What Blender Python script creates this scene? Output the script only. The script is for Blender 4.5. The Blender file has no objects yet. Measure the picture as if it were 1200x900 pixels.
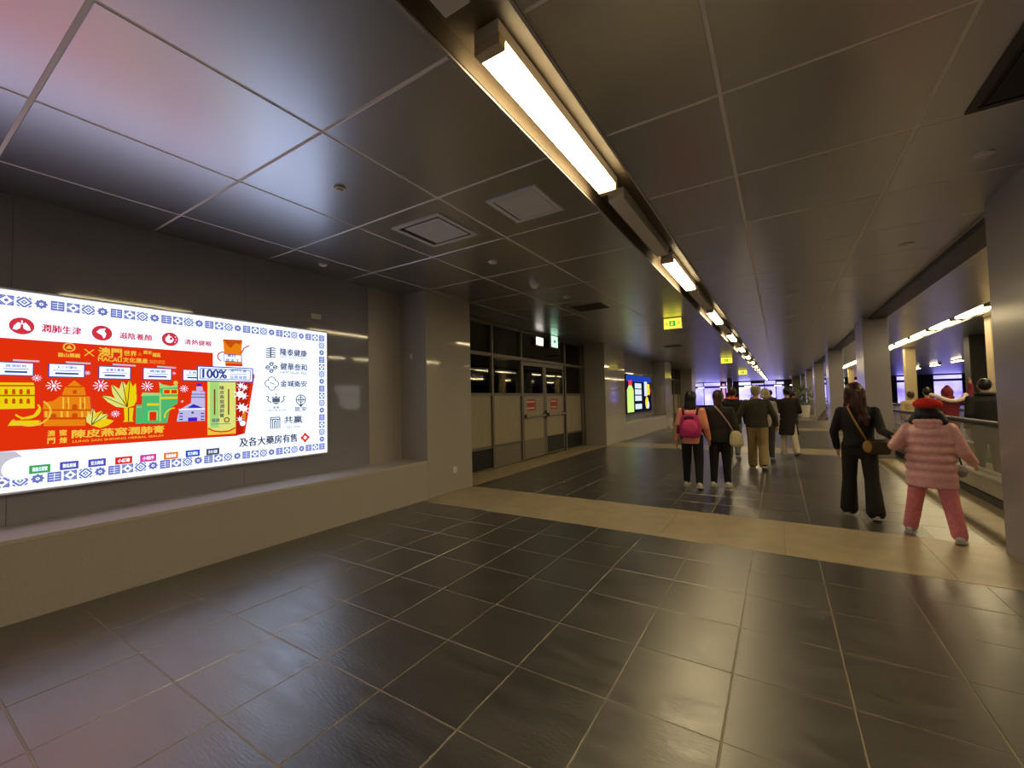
import bpy, bmesh, math, random
from mathutils import Vector, Matrix
random.seed(7)
S = bpy.context.scene
C = S.collection
# ------------------------------------------------------------------ camera
FPX = 494.45
YAW, PITCH, ROLL, CAMH = math.radians(32.263356), math.radians(2.17656), math.radians(-1.223297), 1.5
FW = Vector((-math.sin(YAW)*math.cos(PITCH), math.cos(YAW)*math.cos(PITCH), math.sin(PITCH)))
_r = Vector((math.cos(YAW), math.sin(YAW), 0)); _u = _r.cross(FW)
RT = _r*math.cos(ROLL) + _u*math.sin(ROLL)
UP = -_r*math.sin(ROLL) + _u*math.cos(ROLL)
CP = Vector((0, 0, CAMH))
cam = bpy.data.cameras.new('camera'); camo = bpy.data.objects.new('camera', cam); C.objects.link(camo)
cam.sensor_fit = 'HORIZONTAL'; cam.sensor_width = 36; cam.lens = FPX/1200*36; cam.clip_start = 0.05; cam.clip_end = 300
camo.matrix_world = Matrix(((RT.x, UP.x, -FW.x, CP.x), (RT.y, UP.y, -FW.y, CP.y), (RT.z, UP.z, -FW.z, CP.z), (0, 0, 0, 1)))
S.camera = camo
# ------------------------------------------------------------------ world (night outside) and exposure
w = bpy.data.worlds.new('night'); S.world = w; w.use_nodes = True
bg = w.node_tree.nodes['Background']; bg.inputs[0].default_value = (0.5, 0.45, 0.6, 1); bg.inputs[1].default_value = 0.012
S.view_settings.view_transform = 'Standard'; S.view_settings.look = 'None'
S.view_settings.gamma = 1; S.view_settings.use_curve_mapping = False
S.view_settings.exposure = 0.5
LAMP = 20.5           # radiance of the warm strip lights
BOARD = 0.62          # radiance of the light-box paper white
def pray(px, py): return FW + RT*((px-600)/FPX) - UP*((py-450)/FPX)
def on_x(px, py, X): d = pray(px, py); return CP + d*((X-CP.x)/d.x)

# ------------------------------------------------------------------ materials
def lin(c):
    return tuple((x/255/12.92 if x/255 <= .04045 else ((x/255+.055)/1.055)**2.4) for x in c)
MATS = {}
def mat(name, col, rough=.5, metal=0, noise=0, scale=8, bump=0, bscale=40, spec=.5, stretch=(1, 1, 1), rvar=0, randobj=0, srgb=True, coat=0, ior=1.5):
    if name in MATS: return MATS[name]
    m = bpy.data.materials.new(name); m.use_nodes = True; nt = m.node_tree; N = nt.nodes; L = nt.links
    b = N['Principled BSDF']; c = lin(col) if srgb else col
    b.inputs['Base Color'].default_value = (*c, 1); b.inputs['Roughness'].default_value = rough
    b.inputs['Metallic'].default_value = metal; b.inputs['Specular IOR Level'].default_value = spec
    b.inputs['IOR'].default_value = ior
    if coat: b.inputs['Coat Weight'].default_value = coat; b.inputs['Coat Roughness'].default_value = .05
    if noise or bump or rvar or randobj:
        tc = N.new('ShaderNodeTexCoord'); mp = N.new('ShaderNodeMapping'); L.new(tc.outputs['Object'], mp.inputs[0]); mp.inputs['Scale'].default_value = stretch
        geo = N.new('ShaderNodeNewGeometry'); L.new(geo.outputs['Position'], mp.inputs[0])
        nz = N.new('ShaderNodeTexNoise'); nz.inputs['Scale'].default_value = scale; nz.inputs['Detail'].default_value = 5; L.new(mp.outputs[0], nz.inputs[0])
        if noise or randobj:
            mr = N.new('ShaderNodeMapRange'); mr.inputs[1].default_value = .3; mr.inputs[2].default_value = .7
            mr.inputs[3].default_value = 1-noise; mr.inputs[4].default_value = 1+noise; L.new(nz.outputs[0], mr.inputs[0])
            val = mr.outputs[0]
            if randobj:
                oi = N.new('ShaderNodeObjectInfo'); m2 = N.new('ShaderNodeMapRange'); m2.inputs[3].default_value = 1-randobj; m2.inputs[4].default_value = 1+randobj
                L.new(oi.outputs['Random'], m2.inputs[0]); mu = N.new('ShaderNodeMath'); mu.operation = 'MULTIPLY'; L.new(val, mu.inputs[0]); L.new(m2.outputs[0], mu.inputs[1]); val = mu.outputs[0]
            vm = N.new('ShaderNodeVectorMath'); vm.operation = 'SCALE'; vm.inputs[0].default_value = c; L.new(val, vm.inputs['Scale']); L.new(vm.outputs[0], b.inputs['Base Color'])
        if rvar:
            m3 = N.new('ShaderNodeMapRange'); m3.inputs[1].default_value = .3; m3.inputs[2].default_value = .7; m3.inputs[3].default_value = rough-rvar; m3.inputs[4].default_value = rough+rvar
            L.new(nz.outputs[0], m3.inputs[0]); L.new(m3.outputs[0], b.inputs['Roughness'])
        if bump:
            n2 = N.new('ShaderNodeTexNoise'); n2.inputs['Scale'].default_value = bscale; n2.inputs['Detail'].default_value = 6; L.new(mp.outputs[0], n2.inputs[0])
            bp = N.new('ShaderNodeBump'); bp.inputs['Strength'].default_value = bump; bp.inputs['Distance'].default_value = .01; L.new(n2.outputs[0], bp.inputs['Height']); L.new(bp.outputs[0], b.inputs['Normal'])
    MATS[name] = m; return m
def emat(name, col, strength, srgb=True):
    if name in MATS: return MATS[name]
    m = bpy.data.materials.new(name); m.use_nodes = True; nt = m.node_tree; nt.nodes.clear()
    e = nt.nodes.new('ShaderNodeEmission'); o = nt.nodes.new('ShaderNodeOutputMaterial'); nt.links.new(e.outputs[0], o.inputs[0])
    e.inputs[0].default_value = (*(lin(col) if srgb else col), 1); e.inputs[1].default_value = strength
    MATS[name] = m; return m
M_TILE = mat('slate_tile', (60, 55, 50), .33, spec=1.0, ior=2.1, noise=.28, scale=3.0, bump=.16, bscale=22, stretch=(1, 4, 1), rvar=.05, randobj=.16)
M_GROUT = mat('grout', (146, 134, 114), .5, spec=1.0, noise=.3, scale=5)
M_BEIGE = mat('beige_stone', (178, 163, 132), .38, noise=.12, scale=4, bump=.08, bscale=60, randobj=.05)
M_WALL = mat('grey_granite', (172, 165, 160), .3, noise=.08, scale=90, spec=.5)
M_PIER = mat('polished_granite', (166, 160, 156), .06, noise=.06, scale=90, spec=.4)
M_SILL = mat('granite_sill', (188, 180, 176), .4, noise=.08, scale=90)
M_GLOSSP = mat('polished_panel', (142, 140, 152), .055, noise=.06, scale=90, spec=.45)
M_CEIL = mat('ceiling_metal', (198, 199, 208), .31, metal=.97)
M_JOINT = mat('ceiling_joint', (240, 234, 228), .55)
M_SLOT = mat('light_slot', (92, 80, 66), .55, noise=.15, scale=5)
M_EDGE = mat('aluminium_edge', (178, 172, 168), .4, metal=.3)
M_DARK = mat('dark_trim', (46, 42, 40), .45)
M_BLACK = mat('black_grille', (14, 13, 13), .6)
M_WHITE = mat('white_plastic', (214, 212, 208), .45)
M_GREYD = mat('grey_diffuser', (204, 196, 184), .5)
M_FRAME = mat('door_frame_metal', (108, 102, 94), .4, metal=.4)
M_CREAM = mat('cream_panel', (152, 142, 122), .38, noise=.05, scale=6)
M_STEEL = mat('brushed_steel', (176, 170, 160), .3, metal=.9)
M_RUBBER = mat('rubber_belt', (24, 22, 21), .5)
M_STEP = mat('walkway_pallet', (96, 92, 86), .45, metal=.5)
M_REDSIGN = mat('red_notice', (176, 48, 44), .5)
M_PAPER = mat('notice_paper', (214, 208, 198), .6)
M_LAMP = emat('warm_lamp', (1.0, .79, .43), LAMP, srgb=False)
M_LAMPCAP = mat('lamp_endcap', (196, 180, 148), .5)
M_COL = mat('column_stone', (152, 145, 150), .2, noise=.06, scale=60)
def glassmat():
    m = bpy.data.materials.new('window_glass'); m.use_nodes = True; N = m.node_tree.nodes; L = m.node_tree.links
    N.clear(); o = N.new('ShaderNodeOutputMaterial'); mx = N.new('ShaderNodeMixShader'); fr = N.new('ShaderNodeFresnel'); fr.inputs[0].default_value = 1.6
    t = N.new('ShaderNodeBsdfTransparent'); t.inputs[0].default_value = (.78, .8, .78, 1); g = N.new('ShaderNodeBsdfGlossy'); g.inputs['Roughness'].default_value = .03
    L.new(fr.outputs[0], mx.inputs[0]); L.new(t.outputs[0], mx.inputs[1]); L.new(g.outputs[0], mx.inputs[2]); L.new(mx.outputs[0], o.inputs[0]); return m
M_GLASS = glassmat()
def frosted():
    m = mat('balustrade_glass', (188, 184, 160), .25, spec=.5)
    b = m.node_tree.nodes['Principled BSDF']; b.inputs['Alpha'].default_value = .3; return m
M_BGLASS = frosted()
def screenmat(name, c1, c2, s, scale):
    m = bpy.data.materials.new(name); m.use_nodes = True; N = m.node_tree.nodes; L = m.node_tree.links; N.clear()
    o = N.new('ShaderNodeOutputMaterial'); e = N.new('ShaderNodeEmission'); L.new(e.outputs[0], o.inputs[0]); e.inputs[1].default_value = s
    g = N.new('ShaderNodeNewGeometry'); mp = N.new('ShaderNodeMapping'); L.new(g.outputs['Position'], mp.inputs[0]); mp.inputs['Scale'].default_value = scale
    n = N.new('ShaderNodeTexNoise'); n.inputs['Scale'].default_value = 1; L.new(mp.outputs[0], n.inputs[0])
    r = N.new('ShaderNodeValToRGB'); r.color_ramp.elements[0].color = (*lin(c1), 1); r.color_ramp.elements[1].color = (*lin(c2), 1)
    r.color_ramp.elements[0].position = .35; r.color_ramp.elements[1].position = .65; L.new(n.outputs[0], r.inputs[0]); L.new(r.outputs[0], e.inputs[0]); return m
M_LED = screenmat('violet_screen', (112, 96, 235), (190, 185, 255), 1.5, (.35, .35, .5))

# ------------------------------------------------------------------ mesh helpers
def put(o, parent=None):
    C.objects.link(o)
    if parent is not None: o.parent = parent
    return o
def obj(name, bm, m, parent=None, smooth=False):
    me = bpy.data.meshes.new(name); bm.normal_update(); bm.to_mesh(me); bm.free()
    for x in (m if isinstance(m, (list, tuple)) else [m]): me.materials.append(x)
    if smooth:
        for p in me.polygons: p.use_smooth = True
    return put(bpy.data.objects.new(name, me), parent)
def tag(o, label, cat, group=None):
    o['label'] = label; o['category'] = cat
    if group: o['group'] = group
    return o
def struct(o, label=None):
    o['kind'] = 'structure'
    if label: o['label'] = label
    return o
def thing(name, label, cat, loc=(0, 0, 0), rz=0, group=None):
    o = bpy.data.objects.new(name, None); o.location = loc; o.rotation_euler = (0, 0, rz); o.empty_display_size = .1
    C.objects.link(o); return tag(o, label, cat, group)
def abox(bm, x0, x1, y0, y1, z0, z1, bev=0, mi=0):
    vs = [bm.verts.new((x, y, z)) for x in (x0, x1) for y in (y0, y1) for z in (z0, z1)]
    fs = [bm.faces.new([vs[i] for i in q]) for q in ((0, 1, 3, 2), (4, 6, 7, 5), (0, 4, 5, 1), (2, 3, 7, 6), (0, 2, 6, 4), (1, 5, 7, 3))]
    for f in fs: f.material_index = mi
    if bev:
        es = list({e for f in fs for e in f.edges}); bmesh.ops.bevel(bm, geom=es, offset=bev, segments=1, affect='EDGES')
def box(x0, x1, y0, y1, z0, z1, bev=0):
    bm = bmesh.new(); abox(bm, x0, x1, y0, y1, z0, z1, bev); return bm
def cyl(bm, p0, p1, r0, r1=None, n=16):
    p0 = Vector(p0); p1 = Vector(p1); r1 = r0 if r1 is None else r1
    d = (p1-p0).normalized(); a = d.orthogonal().normalized(); b = d.cross(a)
    A = [bm.verts.new(p0+(a*math.cos(t)+b*math.sin(t))*r0) for t in [2*math.pi*i/n for i in range(n)]]
    B = [bm.verts.new(p1+(a*math.cos(t)+b*math.sin(t))*r1) for t in [2*math.pi*i/n for i in range(n)]]
    for i in range(n): bm.faces.new((A[i], A[(i+1) % n], B[(i+1) % n], B[i]))
    bm.faces.new(A[::-1]); bm.faces.new(B)
def tube(bm, pts, r, n=8):
    pts = [Vector(p) for p in pts]; rings = []
    for i, p in enumerate(pts):
        d = (pts[min(i+1, len(pts)-1)]-pts[max(i-1, 0)]).normalized()
        a = d.cross(Vector((0.01, 0.02, 1))).normalized(); b = d.cross(a)
        rings.append([bm.verts.new(p+(a*math.cos(t)+b*math.sin(t))*r) for t in [2*math.pi*k/n for k in range(n)]])
    for A, B in zip(rings, rings[1:]):
        for i in range(n): bm.faces.new((A[i], A[(i+1) % n], B[(i+1) % n], B[i]))
    bm.faces.new(rings[0][::-1]); bm.faces.new(rings[-1])
def linked(src, name, loc, parent=None):
    o = bpy.data.objects.new(name, src.data); o.location = loc; C.objects.link(o)
    if parent is not None: o.parent = parent
    return o

# ------------------------------------------------------------------ dimensions read from the photograph
ZC = 3.25                     # ceiling
XW, XN, XG = -4.62, -5.18, -5.35   # left wall face, niche back, glazed partition
XR = 1.70                     # corridor face of the right columns
YB, YE, YL = -8.0, 60.0, 30.0  # back wall, far facade, end of left wall
XH = 18.0                      # glass wall beyond the moving walkway
STRIPS = [(4.72, 5.95), (12.80, 14.05), (20.9, 22.15), (29.0, 30.25), (37.1, 38.35), (45.2, 46.45), (53.3, 54.5), (-3.4, -2.15)]

# ------------------------------------------------------------------ floor
floor = struct(obj('floor', box(-14, XH+.2, YB, YE+.5, -.2, -.002), M_GROUT), 'dark slate tile floor with beige stone bands')
XL = [-4.62, -4.40] + [-2.3345+.5167*k for k in range(-3, 8)] + [1.70]
YL1 = [4.72-.532*k for k in range(0, 10)]
YL2 = [5.95+.527*k for k in range(0, 14)]
tile_cache = {}
def slab(wd, ln, name, m, g, bev=.002, th=.03):
    k = (round(wd, 3), round(ln, 3), name)
    if k not in tile_cache:
        bm = box(-wd/2+g/2, wd/2-g/2, -ln/2+g/2, ln/2-g/2, -th, 0, bev)
        me = bpy.data.meshes.new(name); bm.to_mesh(me); bm.free(); me.materials.append(m); tile_cache[k] = me
    return tile_cache[k]
def lay(name, x0, x1, y0, y1, m, parent, g, z=0, th=.03, jz=0):
    o = bpy.data.objects.new(name, slab(x1-x0, y1-y0, name, m, g, th=th)); o.location = ((x0+x1)/2, (y0+y1)/2, z+random.uniform(-jz, jz)); C.objects.link(o); o.parent = parent; return o
for ys in ([(b, a) for a, b in zip(YL1, YL1[1:])], list(zip(YL2, YL2[1:]))):
    for y0, y1 in ys:
        for x0, x1 in zip(XL, XL[1:]): lay('tile', x0, x1, y0, y1, M_TILE, floor, .007, jz=.0006)
bm = bmesh.new()
for y0, y1 in [(YB, YL1[-1])]+[(a[1], b[0]) for a, b in zip(STRIPS[1:6], STRIPS[2:7])]:
    n = max(1, round((y1-y0)/.53)); d = (y1-y0)/n
    for i in range(n):
        for x0, x1 in zip(XL, XL[1:]): abox(bm, x0+.003, x1-.003, y0+i*d+.003, y0+(i+1)*d-.003, -.03, 0)
o = obj('tile_field', bm, M_TILE, floor); o['kind'] = 'stuff'
def stones(x0, x1, y0, y1, nx, ny):
    for i in range(nx):
        for j in range(ny):
            lay('stone', x0+(x1-x0)*i/nx, x0+(x1-x0)*(i+1)/nx, y0+(y1-y0)*j/ny, y0+(y1-y0)*(j+1)/ny, M_BEIGE, floor, .003, .001)
stones(XW, 2.30, 4.72, 5.95, 6, 1); stones(XW, 2.30, 12.80, 14.05, 6, 1); stones(XW, 2.30, 20.9, 22.15, 4, 1)
stones(XG, XW, 5.95, 12.80, 1, 6); stones(XR, 2.30, 5.95, 12.80, 1, 6); stones(XR, 2.30, 14.05, 20.9, 1, 4)
bm = bmesh.new()
for a, b in STRIPS[3:]: abox(bm, XW if a < 30 else -14, 2.3, a, b, -.03, .001)
for a, b in ((22.15, 58),): abox(bm, XR+.002, 2.30, a, b, -.03, .0005)
for a, b in ((22.15, 29.0),): abox(bm, XG, XW-.002, a, b, -.03, .0005)
obj('stone_band', bm, M_BEIGE, floor)
obj('far_paving', box(3.862, XH, YB, YE, -.03, .0005), M_TILE, floor)

# ------------------------------------------------------------------ ceiling
ceiling = struct(obj('ceiling', box(-14, XH, YB, YE+.5, ZC+.16, ZC+.3), M_JOINT), 'dark glossy metal panel ceiling with light joints')
bm = bmesh.new(); abox(bm, -14, -1.335, YB, YE, ZC+.003, ZC+.03); abox(bm, -.93, 3.59, YB, YE, ZC+.003, ZC+.03); abox(bm, 4.05, XH, YB, YE, ZC+.003, ZC+.03)
obj('joint_backing', bm, M_JOINT, ceiling)
CX = [XG, -4.555, -3.49, -2.416, -1.345, None, -.92, -.223, .84, 1.82]
CY = [.529+1.08*k for k in range(-1, 14)]
bm = bmesh.new()
for x0, x1 in zip(CX, CX[1:]):
    if x0 is None or x1 is None: continue
    for y0, y1 in zip(CY, CY[1:]): lay('panel', x0, x1, y0, y1, M_CEIL, ceiling, .022, ZC+.012, .012)
    yy = [CY[0]-1.08*k for k in range(0, 8)][::-1]
    for y0, y1 in zip(yy, yy[1:]): abox(bm, x0+.008, x1-.008, y0+.008, y1-.008, ZC, ZC+.012)
    y = CY[-1]
    while y < YE-.5: abox(bm, x0+.006, x1-.006, y+.006, y+1.08-.006, ZC, ZC+.012); y += 1.08
y = YL
while y < YE-1.0:
    for i in range(6): abox(bm, -14+1.44*i+.006, -14+1.44*(i+1)-.006, y+.006, y+1.994, ZC, ZC+.012)
    y += 2
o = obj('panel_field', bm, M_CEIL, ceiling); o['kind'] = 'stuff'
bm = bmesh.new(); y = YB
while y < YE-1:
    for x0, x1 in ((2.12, 3.6), (4.04, 6.0), (6.0, 8.0), (8.0, 10.0), (10.0, 12.0), (12.0, 14.0), (14.0, 16.0), (16.0, XH-.02)): abox(bm, x0+.005, x1-.005, y+.005, y+1.495, ZC, ZC+.012)
    y += 1.5
o = obj('walkway_panel_field', bm, M_CEIL, ceiling); o['kind'] = 'stuff'
# slot for the strip lights
bm = bmesh.new(); abox(bm, -1.335, -.93, YB, YE, ZC+.13, ZC+.15); abox(bm, -1.345, -1.333, YB, YE, ZC+.008, ZC+.15); abox(bm, -.932, -.92, YB, YE, ZC+.008, ZC+.15)
struct(obj('trim_1', bm, M_SLOT), 'recessed brown slot carrying the main row of strip lights')
bm = bmesh.new(); abox(bm, -1.352, -1.335, YB, YE, ZC-.012, ZC+.008); abox(bm, -.93, -.913, YB, YE, ZC-.012, ZC+.008)
struct(obj('trim_2', bm, M_EDGE), 'pale metal edges of the main light slot')
struct(obj('trim_3', box(1.83, 2.12, YB, YE, ZC-.07, ZC+.02), M_DARK), 'dark bulkhead above the right columns')

# ------------------------------------------------------------------ left side: niche walls, piers, glazed bays
def niche_bay(y0, y1, tagn):
    b = struct(obj('wall_left' if tagn == 0 else 'wall_left_far', box(XN-.15, XN-.02, y0, y1, 0, ZC+.012), M_WALL), 'grey stone niche wall behind the large light box' if tagn == 0 else 'grey stone niche wall behind the far light box')
    return b
wl = niche_bay(YB, 4.83, 0)
cuts = [YB, -5.8, -3.6, -1.4, .7, 2.45, 4.19, 4.83]
for i, (a, c) in enumerate(zip(cuts, cuts[1:])):
    obj('wall_panel', box(XN-.02, XN, a+.0015, c-.0015, .59, ZC), M_GLOSSP if c < 4.5 else M_WALL, wl)
bm = bmesh.new(); abox(bm, XN-.02, XW, YB, 4.83, 0, .555); 
struct(obj('baseboard_left', bm, M_WALL), 'grey granite bench wall below the niche')
struct(obj('trim_4', box(XN-.02, XW+.004, YB, 4.828, .555, .59, .004), M_SILL), 'pale granite sill of the light box niche')
struct(obj('wall_left_pier', box(XN-.6, XW, 4.83, 5.95, 0, ZC+.012, .004), M_PIER), 'grey polished stone pier between light box and glazed doors')
struct(obj('wall_left_pier.001', box(XN-.6, XW, 12.80, 14.83, 0, ZC+.012, .004), M_PIER), 'grey stone pier beyond the glazed doors')
wl2 = niche_bay(14.83, 21.2, 1)
for a, c in ((14.83, 16.9), (16.9, 19.1), (19.1, 21.2)): obj('wall_panel', box(XN-.02, XN, a+.0015, c-.0015, .59, ZC), M_GLOSSP, wl2)
struct(obj('baseboard_left_far', box(XN-.02, XW, 14.83, 21.2, 0, .555), M_WALL), 'granite bench wall below the far light box')
struct(obj('trim_5', box(XN-.02, XW+.004, 14.84, 21.19, .555, .59, .004), M_SILL), 'granite sill of the far light box niche')
struct(obj('wall_left_pier.002', box(XN-.6, XW, 21.2, 22.6, 0, ZC+.012, .004), M_PIER), 'dark stone pier beyond the far light box')
struct(obj('wall_left_pier.003', box(XN-3.0, XW, 28.6, YL, 0, ZC+.012, .004), M_WALL), 'last stone pier of the left wall before the bright hall')
struct(obj('wall_back', box(-6, XH, YB-.2, YB, 0, ZC+.1), M_WALL), 'grey wall behind the camera')
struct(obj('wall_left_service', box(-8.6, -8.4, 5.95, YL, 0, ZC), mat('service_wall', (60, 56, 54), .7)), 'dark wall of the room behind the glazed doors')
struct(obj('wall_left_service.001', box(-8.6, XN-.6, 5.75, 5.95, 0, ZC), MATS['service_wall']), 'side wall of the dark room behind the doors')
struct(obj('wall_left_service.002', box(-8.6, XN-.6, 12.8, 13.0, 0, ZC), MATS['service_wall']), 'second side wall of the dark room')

M_INF = mat('infill_grey', (120, 112, 98), .45)
def glazed_bay(y0, mulls, n, doors):
    fr = thing('glazed_partition', n, 'partition', ((XG), y0, 0))
    X = 0
    def Yl(y): return y-y0
    yend = mulls[-1]
    for y in mulls: obj('mullion', box(-.06, .06, Yl(y)-.035, Yl(y)+.035, 0, ZC-.01, .004), M_FRAME, fr)
    dy0, dy1 = doors
    obj('head_rail', box(-.055, .055, Yl(mulls[0]), Yl(yend), ZC-.09, ZC-.012), M_FRAME, fr)
    obj('transom', box(-.056, .056, Yl(mulls[0]), Yl(yend), 2.47, 2.54), M_FRAME, fr)
    k = 0
    for a, b in zip(mulls, mulls[1:]):
        a_, b_ = Yl(a)+.035, Yl(b)-.035
        obj('pane', box(-.008, .008, a_, b_, 2.54, ZC-.09), M_GLASS, fr)
        if a >= dy0-.2 and b <= dy1+.2: continue
        obj('pane', box(-.008, .008, a_, b_, 1.66, 2.47), M_GLASS, fr)
        obj('sill_rail', box(-.05, .05, a_, b_, 1.60, 1.66), M_FRAME, fr)
        obj('infill_panel', box(-.02, .02, a_, b_, .52, 1.60), M_CREAM, fr)
        obj('kick_rail', box(-.04, .04, a_, b_, .46, .52), M_FRAME, fr)
        g = obj('grille', box(-.015, .015, a_, b_, .04, .46), M_BLACK if k % 2 else M_INF, fr); k += 1
        for i in range(6): obj('louvre', box(.012, .03, a_+.02, b_-.02, .08+i*.062, .10+i*.062), M_BLACK if k % 2 == 0 else M_INF, g)
        obj('bottom_rail', box(-.05, .05, a_, b_, 0, .04), M_FRAME, fr)
    return fr
MU = [5.985, 6.4, 7.6, 8.85, 11.33, 12.55, 12.765]
glazed_bay(5.95, MU, 'tall glazed partition with cream lower panels around the double doors', (8.85, 11.33))
def door(idx, y0, y1, lab, handed):
    d = struct(obj('door_%d' % idx, box(XG-.02, XG+.02, y0+.004, y1-.004, .04, 1.60), M_CREAM), lab)
    bm = bmesh.new(); abox(bm, XG-.025, XG+.025, y0+.004, y0+.09, .04, 2.46); abox(bm, XG-.025, XG+.025, y1-.09, y1-.004, .04, 2.46)
    abox(bm, XG-.025, XG+.025, y0+.09, y1-.09, 2.36, 2.46); abox(bm, XG-.025, XG+.025, y0+.09, y1-.09, 1.58, 1.66)
    obj('door_frame', bm, M_FRAME, d)
    obj('pane', box(XG-.006, XG+.006, y0+.09, y1-.09, 1.66, 2.36), M_GLASS, d)
    obj('kick_plate', box(XG+.02, XG+.026, y0+.1, y1-.1, .06, .5), M_BLACK if handed else M_INF, d)
    c = (y0+y1)/2
    s = obj('notice', box(XG+.02, XG+.025, c-.22-(.12 if not handed else .05), c+.2-(.12 if not handed else .05), 1.22, 1.51), M_REDSIGN, d)
    for k in range(3): obj('notice_line', box(XG+.0255, XG+.027, c-.38+.12*(1 if handed else 0), c+.02+.05*(1 if handed else 0), 1.27+.08*k, 1.30+.08*k), M_REDSIGN if k == 1 else M_PAPER, s)
    h = obj('push_bar', box(XG+.06, XG+.10, y0+.1, y1-.1, 1.06, 1.11, .006), M_STEEL, d)
    for y in (y0+.12, y1-.16): obj('bar_bracket', box(XG+.02, XG+.07, y, y+.05, 1.04, 1.13), M_DARK, h)
    e = y1-.06 if not handed else y0+.02
    obj('lever_plate', box(XG+.025, XG+.04, e, e+.05, .98, 1.2), M_DARK, d)
    return d
door(1, 8.885, 10.09, 'left leaf of the cream double door with red notice', False)
door(2, 10.09, 11.295, 'right leaf of the cream double door with red notice', True)
MU2 = [22.635, 23.9, 25.2, 26.5, 27.8, 28.565]
glazed_bay(22.6, MU2, 'far glazed partition past the second light box', (99, 99))

# ------------------------------------------------------------------ right side columns, walkway, glass wall
ci = 0
for yc in (-2.4, 5.7, 13.8, 21.9, 30.0, 38.1, 46.2, 54.3):
    o = struct(obj('column', box(XR, 2.16, yc-1.15, yc, 0, ZC+.012, .006), M_COL), ['stone column behind the camera', 'large near stone column at the right edge', 'second stone column on the right, behind the woman in black', 'third stone column on the right', 'fourth stone column on the right', 'fifth stone column on the right', 'sixth stone column on the right', 'last stone column on the right'][ci]); ci += 1
L0, L1 = -11, 50
t = thing('moving_walkway', 'flat moving walkway belt between two glass balustrades behind the columns', 'moving walkway', (2.3, 5.0, 0))
obj('belt', box(.285, 1.275, L0, L1, -.02, .012), M_STEP, t)
bm = bmesh.new()
for i in range(60): abox(bm, .3, 1.26, 1+i*.4, 1.38+i*.4, .012, .018)
o = obj('pallet', bm, M_STEP, t); o['kind'] = 'stuff'
for x, lab in ((0, 'glass balustrade with black handrail on the corridor side of the moving walkway'), (1.28, 'glass balustrade with black handrail on the far side of the moving walkway')):
    t = thing('balustrade', lab, 'balustrade', (2.3+x, 5.0, 0))
    obj('base_line', box(0, .28, L0, L1, 0, .10), M_DARK, t)
    obj('deck', box(.005, .275, L0, L1, .10, .34, .02), M_STEEL, t)
    y = -3.0
    while y < 22:
        obj('balustrade_panel', box(.13, .145, y+.01, y+1.49, .34, 1.0), M_BGLASS, t); y += 1.5
    obj('balustrade_run', box(.13, .145, 22, L1, .34, 1.0), M_BGLASS, t)
    obj('handrail', box(.09, .185, L0, L1, 1.0, 1.07, .02), M_RUBBER, t)
wr = thing('glass_facade', 'tall dark night window wall beyond the moving walkway', 'window', (XH, 5, 0))
bm = bmesh.new(); abox(bm, -.01, .01, -13, 54.5, 0, ZC)
obj('glazing', bm, M_GLASS, wr)
for i in range(28): obj('mullion', box(-.05, .05, -12.9+i*2.4-.03, -12.9+i*2.4+.03, 0, ZC, 0), M_FRAME, wr)
obj('guard_rail', box(-.08, -.03, -13, 54.5, 1.0, 1.06), M_FRAME, wr)
for k, (x, y) in enumerate(((4.32, 14.9), (4.32, 23.0), (4.32, 31.1), (4.32, 39.2))):
    struct(obj('column_slim', box(x, x+.32, y-.36, y, 0, ZC+.012, .01), mat('cream_column', (186, 168, 132), .5)), ['cream column past the moving walkway beside the near pillar', 'second cream column past the walkway', 'third cream column past the walkway', 'fourth cream column past the walkway'][k])

# ------------------------------------------------------------------ strip lights
ORD = ['first', 'second', 'third', 'fourth', 'fifth', 'sixth', 'seventh', 'eighth', 'ninth', 'tenth', 'eleventh', 'twelfth', 'thirteenth', 'fourteenth', 'fifteenth', 'sixteenth', 'seventeenth', 'eighteenth', 'nineteenth', 'twentieth']
def mesh_of(bm, name, m):
    me = bpy.data.meshes.new(name); bm.to_mesh(me); bm.free(); me.materials.append(m); return me
W = .073
bm = bmesh.new(); abox(bm, -W, W, 0, 1.8, .055, .125); me_house = mesh_of(bm, 'housing', M_WHITE)
bm = bmesh.new(); abox(bm, -W, W, .06, 1.74, .0, .05, .008); me_lit = mesh_of(bm, 'diffuser', M_LAMP)
bm = bmesh.new(); abox(bm, -W, W, .0, 1.8, .02, .055, .006); me_unl = mesh_of(bm, 'diffuser', M_GREYD)
bm = bmesh.new(); abox(bm, -W-.004, W+.004, 0, .06, -.004, .06, .004); me_cap = mesh_of(bm, 'end_cap', M_LAMPCAP)
def child(name, me, p, loc=(0, 0, 0)):
    o = bpy.data.objects.new(name, me); o.location = loc; C.objects.link(o); o.parent = p; return o
def strip(x, y, lit, label, group, s=1):
    t = thing('strip_light', label, 'light', (x, y, ZC-.005), 0, group); 
    child('housing', me_house, t); child('diffuser', me_lit if lit else me_unl, t)
    if lit: child('end_cap', me_cap, t); child('end_cap', me_cap, t, (0, 1.74, 0))
    if s != 1:
        for c_ in t.children: c_.scale.x = s
    return t
strip(-1.163, -2.33, True, 'lit warm strip light in the ceiling slot behind the camera', 'lit strip lights in the main slot')
strip(-1.163, -6.33, True, 'lit warm strip light in the slot near the back wall', 'lit strip lights in the main slot')
k = 0; y = 1.67
while y < 58:
    strip(-1.163, y, True, ('large lit warm strip light nearest the camera' if k == 0 else '%s lit warm strip light along the main slot from the camera' % ORD[k]), 'lit strip lights in the main slot')
    strip(-1.163, y-2.02, False, ('unlit grey strip light at the top edge, before the first lit one' if k == 0 else '%s unlit grey strip light along the main slot from the camera' % ORD[k]), 'unlit strip lights in the main slot')
    y += 4.0; k += 1
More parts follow.
